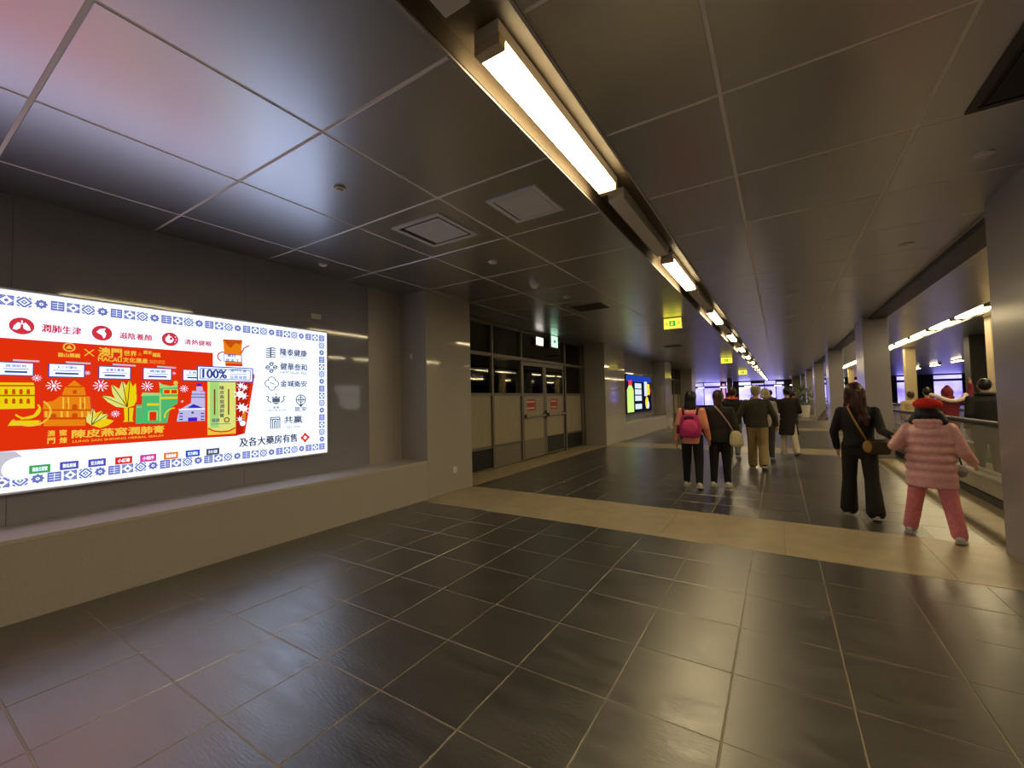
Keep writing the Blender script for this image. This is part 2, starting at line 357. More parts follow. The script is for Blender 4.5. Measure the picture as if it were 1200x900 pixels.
# slot and lights over the moving walkway
bm = bmesh.new(); abox(bm, 3.6, 4.04, YB, YE, ZC+.125, ZC+.15); abox(bm, 3.59, 3.602, YB, YE, ZC, ZC+.15); abox(bm, 4.038, 4.05, YB, YE, ZC, ZC+.15)
struct(obj('trim_6', bm, M_DARK), 'recessed slot carrying the strip lights over the moving walkway')
k = 0; y = .24
while y < 40:
    strip(3.82, y, True, ('%s lit strip light over the walkway, hidden by the near column' % ORD[k] if k < 6 else '%s lit strip light over the moving walkway past the near column' % ORD[k-6]), 'lit strip lights over the walkway', 1.5)
    y += 2.08; k += 1

# ------------------------------------------------------------------ small ceiling and wall fittings
def disc(name, x, y, r, h, label, cat, z=ZC, m=M_WHITE, dome=False):
    t = thing(name, label, cat, (x, y, z))
    bm = bmesh.new(); r *= 1.3; cyl(bm, (0, 0, 0), (0, 0, -h*.5), r, r*.96, 20); obj('base', bm, m, t)
    bm = bmesh.new()
    if dome: bmesh.ops.create_uvsphere(bm, u_segments=16, v_segments=8, radius=r*.72, matrix=Matrix.Translation((0, 0, -h*.6)))
    else: cyl(bm, (0, 0, -h*.5), (0, 0, -h), r*.7, r*.45, 16)
    obj('cap', bm, M_DARK if dome and False else m, t, dome); return t
disc('smoke_detector', -2.942, 2.109, .035, .03, 'small white detector on the ceiling panel left of the vents', 'detector')
disc('smoke_detector', -4.771, 3.17, .04, .03, 'small white detector close to the wall above the light box', 'detector')
disc('smoke_detector', -2.985, 4.346, .045, .03, 'white detector just past the two square ceiling vents', 'detector')
disc('dome_camera', -3.002, 5.432, .055, .10, 'white dome camera on the ceiling past the square vents', 'camera', dome=True)
disc('smoke_detector', -3.014, 6.591, .05, .03, 'small detector on the ceiling just past the dome camera', 'detector')
disc('smoke_detector', .261, 8.852, .09, .03, 'flat white detector on the ceiling right of the exit sign', 'detector')
disc('smoke_detector', 1.351, 4.47, .045, .03, 'small detector on the ceiling beside the near column', 'detector')
disc('smoke_detector', 1.345, 6.691, .05, .03, 'small detector on the ceiling above the girl in pink', 'detector')
disc('smoke_detector', .3, 11.2, .09, .03, 'second flat detector further along right of the light slot', 'detector')
def vent(x0, x1, y0, y1, label, style):
    t = thing('ceiling_vent', label, 'vent', ((x0+x1)/2, (y0+y1)/2, ZC)); a, b = (x1-x0)/2, (y1-y0)/2; f = .045
    bm = bmesh.new(); abox(bm, -a, a, -b, -b+f, -.012, 0); abox(bm, -a, a, b-f, b, -.012, 0); abox(bm, -a, -a+f, -b+f, b-f, -.012, 0); abox(bm, a-f, a, -b+f, b-f, -.012, 0)
    fm = {'open': M_WHITE, 'flat': M_WHITE, 'dark': M_DARK}[style]; obj('frame', bm, fm, t)
    g = {'open': .06, 'flat': .014, 'dark': .03}[style]
    obj('gap', box(-a+f, a-f, -b+f, b-f, -.003, 0), M_BLACK, t)
    p = obj('plate', box(-a+f+g, a-f-g*.4, -b+f+g*.5, b-f-g*.5, -.010, -.003), M_WHITE if style != 'dark' else M_BLACK, t)
    if style == 'open':
        for i in range(9): yy = -b+f+g+.02+i*(2*b-2*f-2*g-.04)/8; obj('slat', box(-a+f+g+.02, a-f-g-.02, yy-.008, yy+.008, -.014, -.010), M_WHITE, p)
    return t
vent(-3.22, -2.60, 2.90, 3.52, 'square white ceiling vent with dark open gap around its plate', 'open')
vent(-2.11, -1.61, 2.97, 3.51, 'square flat grey ceiling access panel beside the light slot', 'flat')
vent(-3.3, -2.7, 7.35, 7.85, 'dark square ceiling vent in front of the glazed doors', 'dark')
vent(1.06, 1.62, 2.75, 3.75, 'dark framed ceiling vent at the upper right corner', 'dark')
vent(-3.3, -2.75, 15.0, 15.5, 'small dark ceiling vent near the far light box', 'dark')
t = thing('wall_plate', 'small pale plate on the wall above the light box corner', 'plate', (XN, 3.34, 2.67)); obj('plate', box(0, .012, -.07, .07, -.035, .035, .003), M_WHITE, t); obj('lens', box(.012, .016, -.05, .05, -.015, .015), M_GREYD, t)
t = thing('light_switch', 'small white switch on the side of the grey pier', 'switch', (-4.94, 4.83, 2.23)); obj('plate', box(-.03, .03, -.01, 0, -.04, .04, .002), M_WHITE, t); obj('rocker', box(-.012, .012, -.014, -.01, -.02, .02), M_PAPER, t)
t = thing('wall_socket', 'small white socket low on the grey pier front', 'socket', (XW, 5.47, .36)); obj('plate', box(0, .01, -.05, .05, -.05, .05, .002), M_WHITE, t); obj('socket_hole', box(.01, .012, -.018, .018, -.02, .02), M_GREYD, t)

# ------------------------------------------------------------------ flat print on light boxes and signs
GLY = {}
def glyphs(s, bold):
    k = (s, bold)
    if k not in GLY:
        cu = bpy.data.curves.new('lettering', 'FONT'); cu.body = s; cu.offset = bold; cu.resolution_u = 3
        ob = bpy.data.objects.new('lettering', cu); C.objects.link(ob); bpy.context.view_layer.update()
        me = bpy.data.meshes.new_from_object(ob.evaluated_get(bpy.context.evaluated_depsgraph_get()))
        vs = [(v.co.x, v.co.y) for v in me.vertices]; fs = [tuple(p.vertices) for p in me.polygons]
        bpy.data.objects.remove(ob); bpy.data.curves.remove(cu); bpy.data.meshes.remove(me); GLY[k] = (vs, fs)
    return GLY[k]
class Art:
    def __init__(s, origin, U, V, Nn, step=.0012):
        s.o = Vector(origin); s.U = Vector(U); s.V = Vector(V); s.N = Vector(Nn); s.step = step; s.reset()
    def reset(s): s.v = []; s.f = []; s.mi = []; s.m = []
    def _m(s, m):
        if m not in s.m: s.m.append(m)
        return s.m.index(m)
    def poly(s, pts, m, lay):
        b = len(s.v); pts = list(pts)
        area = sum(a[0]*c[1]-c[0]*a[1] for a, c in zip(pts, pts[1:]+pts[:1]))
        if area < 0: pts = pts[::-1]
        for u, v in pts: s.v.append(s.o+s.U*u+s.V*v+s.N*(lay*s.step))
        s.f.append(tuple(range(b, b+len(pts)))); s.mi.append(s._m(m))
    def rect(s, u0, v0, u1, v1, m, lay): s.poly([(u0, v0), (u1, v0), (u1, v1), (u0, v1)], m, lay)
    def circ(s, u, v, r, m, lay, n=24, ry=None, a0=0, a1=2*math.pi):
        ry = ry or r; full = abs(a1-a0) > 6.28
        s.poly([(u+r*math.cos(a0+(a1-a0)*i/(n if full else n-1)), v+ry*math.sin(a0+(a1-a0)*i/(n if full else n-1))) for i in range(n)], m, lay)
    def line(s, pts, wd, m, lay):
        for (a, b), (c, d) in zip(pts, pts[1:]):
            L = math.hypot(c-a, d-b)
            if L < 1e-6: continue
            nx, ny = -(d-b)/L*wd/2, (c-a)/L*wd/2
            s.poly([(a+nx, b+ny), (a-nx, b-ny), (c-nx, d-ny), (c+nx, d+ny)], m, lay)
    def ring(s, u, v, r, wd, m, lay, n=20, a0=0, a1=2*math.pi, ry=None):
        ry = ry or r
        s.line([(u+r*math.cos(a0+(a1-a0)*i/n), v+ry*math.sin(a0+(a1-a0)*i/n)) for i in range(n+1)], wd, m, lay)
    def frame(s, u0, v0, u1, v1, wd, m, lay): s.line([(u0, v0), (u1, v0), (u1, v1), (u0, v1), (u0, v0)], wd, m, lay)
    def text(s, st, uc, vc, wd, h, m, lay, bold=.012):
        vs, fs = glyphs(st, 0)
        if not vs: return
        x0 = min(v[0] for v in vs); x1 = max(v[0] for v in vs); y0 = min(v[1] for v in vs); y1 = max(v[1] for v in vs)
        k = s._m(m); d = bold*1.9*h
        for j, (dx, dy) in enumerate(((0, 0), (d, 0), (-d, 0), (0, d*.6), (0, -d*.6)) if bold > .005 else ((0, 0),)):
            b = len(s.v)
            for x, y in vs: s.v.append(s.o+s.U*(uc-wd/2+(x-x0)/(x1-x0)*wd+dx)+s.V*(vc-h/2+(y-y0)/(y1-y0)*h+dy)+s.N*((lay+j*.05)*s.step))
            for f in fs: s.f.append(tuple(i+b for i in f)); s.mi.append(k)
    def burst(s, u, v, r, m, lay, n=10):
        s.circ(u, v, r*.24, m, lay, 10)
        for i in range(n):
            a = 2*math.pi*i/n; s.line([(u+r*.4*math.cos(a), v+r*.4*math.sin(a)), (u+r*math.cos(a), v+r*math.sin(a))], r*.11, m, lay)
    def flush(s, name, parent):
        me = bpy.data.meshes.new(name); me.from_pydata(s.v, [], s.f)
        for m in s.m: me.materials.append(m)
        for p, k in zip(me.polygons, s.mi): p.material_index = k
        s.reset(); o = bpy.data.objects.new(name, me); C.objects.link(o); o.parent = parent; o.matrix_parent_inverse = parent.matrix_basis.inverted(); return o
def ink(name, c, s=1.0): return emat('ink_'+name, c, BOARD*s)
I_W = emat('paper_white', (214, 228, 255), BOARD*1.9); I_BL = ink('border_blue', (118, 124, 200)); I_RED = ink('red', (238, 52, 14)); I_DR = ink('dark_red', (196, 34, 14))
I_IC = ink('icon_red', (222, 56, 70)); I_YE = ink('yellow', (250, 222, 20)); I_GO = ink('gold', (255, 205, 70)); I_OR = ink('orange', (246, 140, 22)); I_DO = ink('deep_orange', (214, 84, 12))
I_GR = ink('green', (84, 196, 120)); I_LG = ink('light_green', (176, 226, 130)); I_LI = ink('lilac', (205, 200, 245)); I_PU = ink('violet_blue', (60, 40, 205)); I_NV = ink('navy', (66, 76, 158))
I_GY = ink('grey', (98, 100, 122)); I_DG = ink('dark_grey', (84, 86, 104)); I_PG = ink('pale_grey', (212, 208, 222)); I_BR = ink('brown', (120, 72, 30)); I_LY = ink('light_yellow', (236, 240, 130))
I_GN = ink('label_green', (70, 176, 84)); I_VI = ink('label_violet', (92, 84, 196)); I_MA = ink('label_magenta', (226, 66, 160)); I_BU = ink('label_blue', (52, 84, 214))
XB = -5.115
UB0, UB1, VB0, VB1 = -1.75, on_x(383, 460, XB).y, .862, 2.455
def B(px, py): p = on_x(px, py, XB); return (p.y, p.z)
def PB(*pts): return [B(x, y) for x, y in pts]
bb = thing('light_box', 'large backlit advertising light box with red carton and blue tile border', 'light box', (XN, .9, VB0-.02))
inv = lambda o: setattr(o, 'matrix_parent_inverse', bb.matrix_basis.inverted())
o = obj('body', box(XN, XB-.006, UB0-.02, UB1+.02, VB0-.02, VB1+.02, .004), M_WHITE, bb); inv(o)
o = obj('lit_face', box(XB-.006, XB, UB0, UB1, VB0, VB1), I_W, bb); inv(o)
A = Art((XB, 0, 0), (0, 1, 0), (0, 0, 1), (1, 0, 0))
# tile border
TS = .0935
def btile(u, v, k):
    h = TS*.43
    if k == 0:
        A.rect(u-h, v-h, u+h, v+h, I_BL, 1)
        for d in (-.5, 0, .5): A.line([(u-h*.8, v+h*d), (u+h*.8, v+h*d)], h*.09, I_W, 2)
        A.line([(u, v-h*.8), (u, v+h*.8)], h*.09, I_W, 2)
    elif k == 1:
        for sx in (-1, 1):
            for sy in (-1, 1): A.poly([(u+sx*h, v+sy*h), (u+sx*h*.25, v+sy*h), (u+sx*h, v+sy*h*.25)], I_BL, 1); A.line([(u+sx*h*.95, v+sy*h*.1), (u+sx*h*.1, v+sy*h*.95)], h*.24, I_BL, 1)
        A.circ(u, v, h*.32, I_BL, 1, 8)
    elif k == 2:
        A.line([(u-h, v), (u, v+h), (u+h, v), (u, v-h), (u-h, v)], h*.32, I_BL, 1); A.poly([(u-h*.5, v), (u, v+h*.5), (u+h*.5, v), (u, v-h*.5)], I_BL, 1); A.circ(u, v, h*.16, I_W, 2, 8)
        for sx in (-1, 1):
            for sy in (-1, 1): A.line([(u+sx*h*.98, v+sy*h*.6), (u+sx*h*.6, v+sy*h*.98)], h*.26, I_BL, 1)
    else:
        A.poly([(u+h*(1.0 if i % 2 == 0 else .74)*math.cos(i*math.pi/8), v+h*(1.0 if i % 2 == 0 else .74)*math.sin(i*math.pi/8)) for i in range(16)], I_BL, 1); A.circ(u, v, h*.3, I_W, 2, 10); A.circ(u, v, h*.15, I_BL, 3, 8)
n = int((UB1-UB0-.05)/TS)
for i in range(n):
    u = UB1-.075-i*TS
    btile(u, VB1-.082, [0, 1, 0, 2, 3, 1][i] if i < 2 else [0, 3, 2, 1][(i-2) % 4]); btile(u, VB0+.082, [0, 1][i] if i < 2 else [0, 3, 2, 1][(i-2) % 4])
vv = VB1-.082-TS; k = 0
nn = int((VB1-VB0-.164)/TS)-1; dd = (VB1-VB0-.164)/(nn+1)
for i in range(1, nn+1): btile(UB1-.075, VB1-.082-dd*i, [2, 3, 0, 1][(i-1) % 4])
A.flush('printed_border', bb)
def T(s, xl, xr, yc, hpx, m, lay, bold=.012, yr=None):
    a = B(xl, yc); b = B(xr, yc if yr is None else yr); c = B((xl+xr)/2, (yc+(yc if yr is None else yr))/2-hpx/2); d = B((xl+xr)/2, (yc+(yc if yr is None else yr))/2+hpx/2)
    A.text(s, (a[0]+b[0])/2, (c[1]+d[1])/2, b[0]-a[0], c[1]-d[1], m, lay, bold)
# icons and slogans on top
for (x, y, r, kind) in ((25.6, 382, .125, 0), (119.6, 390.4, .125, 1), (199.4, 397.6, .125, 2)):
    u, v = B(x, y); r = .068; A.circ(u, v, r, I_IC, 1, 28)
    if kind == 0:
        for sgn in (-1, 1): A.poly([(u+sgn*r*q, v+r*w_) for q, w_ in ((.08, .3), (.3, .42), (.62, -.05), (.7, -.45), (.4, -.5), (.12, -.25))], I_W, 2)
        A.rect(u-r*.05, v+.2*r, u+r*.05, v+.65*r, I_W, 2)
    elif kind == 1:
        A.poly([(u+r*q, v+r*w_) for q, w_ in ((-.55, .1), (-.25, .5), (.35, .65), (.2, .3), (.4, 0), (.3, -.55), (.15, -.7), (0, -.3), (-.3, -.1))], I_W, 2)
    else:
        A.circ(u-.1*r, v-.05*r, r*.5, I_W, 2, 16); A.poly([(u-.45*r, v+.1*r), (u-.2*r, v+.75*r), (u+.05*r, v+.3*r)], I_W, 2); A.circ(u+.1*r, v+.1*r, r*.2, I_IC, 3, 10)
        for q in ((.62, .4), (.7, 0), (.6, -.4)): A.circ(u+q[0]*r, v+q[1]*r, r*.07, I_W, 2, 8)
    A.flush('printed_icon', bb)
T('潤肺生津', 49, 95, 384.5, 9, I_IC, 1, .018, 388); A.flush('printed_slogan', bb); T('滋陰養顏', 140, 178, 393, 7.4, I_IC, 1, .018, 396); A.flush('printed_slogan', bb); T('清熱健喉', 216, 248, 400.5, 6.2, I_IC, 1, .018, 403)
A.flush('printed_slogan', bb)
# red carton
lft = -.95
red = [(lft, B(0, 396)[1])]+PB((249.5, 413.5), (249.5, 437), (297, 438), (298.5, 440), (287, 508), (276, 511), (242, 513))+[(lft, B(0, 527)[1])]
A.poly(red, I_RED, 1)
A.poly(PB((276.5, 449), (293, 449), (284, 508), (276.5, 510)), I_DR, 2)
for x in (46.5, 107): A.line(PB((x, 421+x*.035), (x, 499-x*.02)), .006, I_IC, 2)
for x0, x1, y in ((15, 46, 423), (77, 106, 425.5), (132, 159, 428), (184, 206, 430.5)): A.line(PB((x0, y-1), (x1, y+.6)), .014, I_PG, 2)
A.flush('printed_carton', bb)
u, v = B(81, 407); A.ring(u, v, .034, .01, I_GO, 2); A.poly([(u-.022, v-.012), (u, v+.022), (u+.022, v-.012)], I_GO, 2); T('龍山藥廠', 68, 94, 415.5, 5, I_GO, 2, .02, 417)
u, v = B(104.5, 413.3); A.line([(u-.03, v-.03), (u+.03, v+.03)], .008, I_GO, 2); A.line([(u-.03, v+.03), (u+.03, v-.03)], .008, I_GO, 2)
T('澳門', 115.5, 142.5, 412, 10.5, I_GO, 2, .02, 414); T('世界', 145, 160, 413.6, 6, I_GO, 2, .02, 414.6); T('&', 162, 166, 415, 3.5, I_OR, 2); T('歷史', 168, 178, 413, 4, I_GO, 2, .02); T('城區', 178.5, 188, 416, 5, I_GO, 2, .02)
T('MACAU', 115, 142.5, 420.3, 5, I_GO, 2, .02, 422); T('文化遺產', 144, 173, 421.7, 5.6, I_GO, 2, .02, 423); T('HISTORIC CENTRE', 175, 193, 422.8, 1.6, I_GO, 2, 0, 423.4); T('WORLD HERITAGE', 175, 193, 425, 1.6, I_GO, 2, 0, 425.6)
A.flush('printed_heading', bb)
# name plaques
for i, (x0, x1, y0, y1, t1) in enumerate(((-1, 38, 424, 440, '崗頂前地'), (58, 98, 426, 442, '大三巴牌坊'), (116.5, 152, 429, 444, '金蓮花廣場'), (168.5, 200, 431, 445, '媽閣廟'), (215, 240, 433, 446, '主教山'))):
    a = B(x0, y0+.6); b = B(x1, y1-.2); A.rect(a[0]-.008, b[1]-.008, b[0]+.008, a[1]+.008, I_NV, 2); A.rect(a[0], b[1], b[0], a[1], I_W, 3); mid = (a[1]+b[1])/2; A.line([(a[0]+.02, mid), (b[0]-.02, mid)], .006, I_NV, 4)
    cu = (a[0]+b[0])/2; A.text(t1, cu, mid+(a[1]-b[1])*.26, (b[0]-a[0])*.6, (a[1]-b[1])*.26, I_NV, 4)
    A.line([(cu-(b[0]-a[0])*.34, mid-(a[1]-b[1])*.25), (cu+(b[0]-a[0])*.34, mid-(a[1]-b[1])*.25)], .016, I_NV, 4)
A.flush('printed_plaques', bb)
for x, y, r in ((43, 443, .045), (63, 452, .075), (118, 452, .082), (172.5, 452.6, .075), (215.6, 455.5, .06), (135, 485, .05), (102.5, 437, .03), (204, 437.5, .025), (213.5, 470.5, .02)): A.burst(*B(x, y), r*.62, I_W, 2); A.flush('printed_firework', bb)
# yellow palace
A.poly(PB((-20, 448), (39, 448.5), (40.5, 452), (40.5, 478.5), (-20, 480)), I_YE, 2)
for y in (452, 463.5): A.line(PB((-20, y), (40.5, y)), .012, I_DO, 3)
for x in (-11, -2, 7, 16, 24.5, 33):
    for y in (455.5, 466.5): A.poly(PB((x-2, y+6.5), (x+2, y+6.5), (x+2, y+1.5), (x, y), (x-2, y+1.5)), I_DO, 3)
u, v = B(36, 483); A.ring(u, v, .11, .012, I_GO, 3, 14, -2.6, .9); A.ring(u-.02, v+.02, .07, .012, I_YE, 3, 12, -2.6, .6)
A.poly(PB((13, 493), (47.5, 492.5), (47.5, 498.5), (9, 499)), I_YE, 2); A.line(PB((24, 491), (40, 487), (46, 479)), .014, I_YE, 3)
A.flush('printed_palace', bb)
# orange church front
for p in ([(78, 453), (87, 445.5), (96.5, 453)], [(72, 464), (76, 453.5), (98.5, 453.5), (101, 464)], [(50, 480), (51, 471.5), (62, 470), (70, 464.5), (105, 464.5), (106.5, 480)], [(51, 489), (51, 481), (106.5, 481), (106.5, 489)], [(51, 499.5), (51, 491.5), (100, 491.5), (100, 499)]): A.poly(PB(*p), I_OR, 2)
for p in ((72, 464, 101, 464), (50, 480.5, 106.5, 480.5), (51, 490.2, 106.5, 490.2), (78, 453.3, 96.5, 453.3)): A.line(PB(p[:2], p[2:]), .012, I_DO, 3)
for x, y, a, b in ((87.5, 476.5, 3, 6.5), (87.5, 459, 2.3, 5), (62.5, 487, 3.4, 5), (87.5, 486.5, 3.2, 5), (79, 475, 1.2, 7), (97.5, 475, 1.2, 7)): A.poly(PB((x-a, y+b/2), (x+a, y+b/2), (x+a, y-b/4), (x, y-b/2), (x-a, y-b/4)), I_DO, 3)
for x in (54, 72, 79, 96, 103): A.line(PB((x, 482), (x, 489)), .012, I_GO, 3)
for x in (74, 80, 94, 99): A.line(PB((x, 465.5), (x, 479.5)), .01, I_GO, 3)
A.flush('printed_church_front', bb)
# lotus flowers
def petal(cx, cy, tx, ty, wd, m, lay):
    L = math.hypot(tx-cx, ty-cy); nx, ny = -(ty-cy)/L*wd, (tx-cx)/L*wd
    A.poly(PB((cx, cy), (cx+(tx-cx)*.35+nx, cy+(ty-cy)*.35+ny), (cx+(tx-cx)*.7+nx*.8, cy+(ty-cy)*.7+ny*.8), (tx, ty), (cx+(tx-cx)*.7-nx*.8, cy+(ty-cy)*.7-ny*.8), (cx+(tx-cx)*.35-nx, cy+(ty-cy)*.35-ny)), m, lay)
for i, (tx, ty, wd) in enumerate(((118.5, 463.5, 4.5), (159, 449, 5), (130, 450, 6), (160, 462, 5), (143, 446, 7), (152, 445, 6), (135, 456, 6), (150, 460, 6))): petal(149, 478, tx, ty, wd, I_YE if i % 2 else I_LY, 2+.4*i)
for tx, ty in ((118.5, 463.5), (130, 450), (143, 446), (152, 445)): A.line(PB((149, 477), (tx, ty)), .006, I_BR, 6)
A.poly(PB((145, 478), (156.5, 478), (155, 492), (157, 494), (144, 494.5), (146, 492)), I_YE, 2); A.line(PB((150.5, 478), (150.5, 494)), .008, I_BR, 3)
for i, (tx, ty) in enumerate(((109, 478), (120, 481), (127, 485), (133.5, 493), (104, 484))): petal(107, 498.5, tx, ty, 5, I_YE if i % 2 else I_LY, 2+.4*i)
for tx, ty in ((109, 478), (120, 481), (127, 485)): A.line(PB((107, 498), (tx, ty)), .006, I_BR, 6)
A.flush('printed_lotus', bb)
# green temple
for p in ([(159, 496.5), (159.5, 474.5), (166, 474), (166, 496.3)], [(166, 496), (166.5, 464), (188, 463.5), (188, 496)], [(187, 483), (187, 454.5), (208, 453.5), (208, 473), (202, 476), (198, 483), (196, 495.5), (187, 496)]): A.poly(PB(*p), I_GR, 2)
A.poly(PB((165, 464), (167, 460), (188, 460.5), (190, 463.5)), I_LG, 3); A.poly(PB((186, 447.5), (190, 450.5), (200, 452.5), (205, 451), (207.5, 446.5), (208, 454), (187, 455)), I_LG, 3); A.circ(*B(205.6, 448.5), .02, I_GO, 4, 10)
A.line(PB((172, 474), (186, 474)), .022, I_YE, 3); A.line(PB((188, 466.5), (208, 466)), .022, I_YE, 3); A.line(PB((187.5, 462), (187.5, 494)), .014, I_LG, 3)
A.poly(PB((174.5, 493), (174.5, 482.5), (183.5, 482), (183.5, 492.5)), I_RED, 3); A.line(PB((174, 493), (174, 482), (184, 481.5), (184, 492.5)), .012, I_LG, 4)
for x in (195.7, 203.5): u, v = B(x, 459); A.rect(u-.025, v-.018, u+.025, v+.018, I_RED, 3); A.frame(u-.03, v-.022, u+.03, v+.022, .008, I_YE, 4)
A.ring(*B(205, 488), .085, .012, I_YE, 4, 12, 1.6, 3.3); A.line(PB((160, 477), (166, 477)), .01, I_LG, 3)
A.flush('printed_temple', bb)
# lilac church
A.poly(PB((207, 494), (208, 487.5), (210.5, 480), (224, 472), (240, 478.5), (240, 493)), I_LI, 2); A.poly(PB((223.5, 478), (224, 466), (225, 458), (231, 458), (240, 459), (240, 478)), I_LI, 2.5)
A.poly(PB((230, 458), (230, 453), (237, 453), (238, 458)), I_LI, 3); A.circ(*B(233, 452), .026, I_PU, 4, 14, a0=0, a1=math.pi); A.poly(PB((219, 478), (226.5, 473.5), (238, 478)), I_PU, 4); A.line(PB((209, 480), (240, 479)), .008, I_W, 4)
for y in (462, 465.5): A.line(PB((224, y), (240, y)), .008, I_NV, 4)
u, v = B(225.5, 491.5); A.rect(u-.04, v-.018, u+.04, v+.02, I_PU, 4); A.circ(*B(225.5, 483.5), .012, I_NV, 4, 10)
for x in (212, 237):
    for y in (484.5, 488, 491.5): A.line(PB((x-2, y), (x+2, y)), .012, I_NV, 4)
A.flush('printed_lilac_church', bb)
# product name
for s_, x, y in (('澳', 60, 507.8), ('蜜', 74, 507), ('門', 60, 516.4), ('煉', 74, 515.8)): T(s_, x-4.3, x+4.3, y, 7, I_GO, 2, .02)
T('陳皮燕窩潤肺膏', 84.5, 192, 508, 9.2, I_GO, 2, .026, 503.5); T('LUNG SAN SHINING HERBAL SERUM', 85, 191, 516.6, 2.4, I_GO, 2, .01, 511.2)
A.flush('printed_name', bb)
# sachet, jug and 100% sign
A.poly(PB((243, 447), (276, 448), (276, 508), (243, 510)), I_LY, 3); A.poly(PB((246, 447), (262, 447), (262, 500), (246, 502)), I_LG, 3.5); A.poly(PB((256, 448), (264, 448), (264, 500), (256, 500)), I_LY, 4); A.poly(PB((250.5, 448), (253.5, 448), (253.5, 496), (250.5, 497)), I_LG, 4)
for i, ch in enumerate('陳皮燕窩潤肺膏'): T(ch, 257, 262.4, 454.5+i*5.4, 4.6, I_DG, 5, .015)
for x in (251.2, 267.6): A.line(PB((x, 456), (x, 486)), .014, I_BR, 5)
A.poly(PB((243, 502), (250, 504.5), (259, 505), (268, 504), (276, 500), (276, 508), (243, 510)), I_GO, 5); A.line(PB((243.5, 502), (250, 505), (259, 506), (268, 505), (275.5, 501)), .014, I_RED, 6)
T('健康', 248, 257, 492.5, 4.4, I_GY, 5); u, v = B(265.5, 492); A.ring(u, v, .024, .012, I_BR, 5, 10); A.line(PB((247, 497), (270, 496.4)), .006, I_GY, 5)
for x, y, r in ((282, 452, .03), (287, 454, .022), (281, 462, .045), (285.5, 464, .03), (282, 477, .035), (286, 479, .04), (281, 491, .025)): A.burst(*B(x, y), r*1.5, I_W, 4, 7); A.circ(*B(x, y), r*.8, I_W, 4, 9)
A.circ(*B(284, 496), .03, I_W, 5, 14); A.poly(PB((283, 487), (288, 480), (287, 495)), I_OR, 5)
A.flush('printed_sachet', bb)
A.poly(PB((261, 398), (284, 399), (283, 409), (284, 429), (264, 428)), I_OR, 2); A.poly(PB((261, 397.5), (284, 398.5), (281, 404), (276, 402), (270, 408), (266, 404)), I_DO, 3)
A.ring(*B(261, 418), .05, .014, I_DO, 2, 12, 1.2, 4.4); A.line(PB((282, 415), (286, 408), (292, 405)), .014, I_DO, 2)
a = B(262, 415); b = B(282.5, 424.5); A.rect(a[0], b[1], b[0], a[1], I_W, 4); A.frame(a[0], b[1], b[0], a[1], .006, I_NV, 5); T('藥材', 266, 276, 416.8, 3.6, I_NV, 5); T('草本生', 264, 280.5, 422.5, 3.6, I_NV, 5); A.poly(PB((264, 426), (284, 426.5), (284, 429.5), (264, 429)), I_RED, 4)
A.flush('printed_jug', bb)
a = B(231, 429); b = B(295.5, 447.8); A.rect(a[0], b[1], b[0], a[1], I_W, 6); A.frame(a[0], b[1], b[0], a[1], .012, I_NV, 8); A.frame(a[0]+.025, b[1]+.022, b[0]-.025, a[1]-.022, .01, I_BL, 8)
T('100%', 237, 265, 438.2, 10, I_NV, 9, .03); T('澳門生產', 269, 288.5, 434.6, 3.8, I_NV, 9); T('品質保證', 269, 288.5, 442.2, 3.8, I_NV, 9); A.line(PB((269, 438.6), (288.5, 438.6)), .006, I_BL, 9)
A.flush('printed_percent_sign', bb)
# colour label bars at the bottom
A.poly(PB((-15, 530), (18, 529), (32, 540), (22, 556), (-15, 561)), I_PG, 1); A.circ(*B(22, 549), .09, I_W, 1.5, 20)
for x0, x1, y, m, s_ in ((34, 59, 549.5, I_GN, '微信公眾號'), (70, 92, 545.3, I_VI, '微信商城'), (103.3, 124, 542.2, I_VI, '官方商城'), (134.8, 155, 539.4, I_RED, '小紅書'), (164, 183, 536.6, I_MA, '小程序'), (191.8, 208.6, 534, I_OR, '淘寶商城'), (217.4, 234, 531.2, I_BU, '官方網站'), (241.6, 257, 529.2, I_DG, '抖音')):
    a = B(x0, y); b = B(x1, y); A.rect(a[0], (a[1]+b[1])/2-.034, b[0], (a[1]+b[1])/2+.034, m, 2); A.text(s_, (a[0]+b[0])/2, (a[1]+b[1])/2, (b[0]-a[0])*.7, .034, I_W, 3); A.flush('printed_label', bb)
# pharmacy logos on the right
G = I_GY
def R(x0, y0, x1, y1, m, l): a = B(x0, y0); b = B(x1, y1); A.rect(a[0], b[1], b[0], a[1], m, l)
for i in range(5): A.line(PB((311.5, 408+i*2.6), (315, 408.6+i*2.6), (319, 407.6+i*2.6), (323, 408.4+i*2.6)), .013, G, 1)
A.line(PB((317, 407), (317, 419)), .016, G, 2)
T('隆泰健康', 328.5, 359.5, 412.4, 8, G, 1, .02, 414.4); T('HKM Health Science', 328.5, 359.5, 418.6, 2.6, G, 1, 0, 419.8)
A.flush('printed_logo', bb)
for dx, dy in ((0, -4), (0, 4), (-4.4, 0), (4.4, 0)):
    u, v = B(318+dx, 430.5+dy); A.ring(u, v, .022, .012, G, 1, 6); A.line([(u-.03, v-.01), (u+.03, v+.012)], .01, G, 2)
T('健華叁和', 328.5, 359.5, 429, 8, G, 1, .02, 431); T('HKM Health Plus', 328.5, 359.5, 436.3, 3.2, G, 1, .006, 437.5)
A.flush('printed_logo', bb)
u, v = B(318.5, 449.5); r_ = .04
for dx, dy in ((r_, 0), (-r_, 0), (0, r_), (0, -r_)): A.ring(u+dx, v+dy, r_, .01, G, 1, 14, math.atan2(dy, dx)-1.75, math.atan2(dy, dx)+1.75)
A.line([(u-.02, v+.012), (u+.03, v-.008)], .01, G, 1)
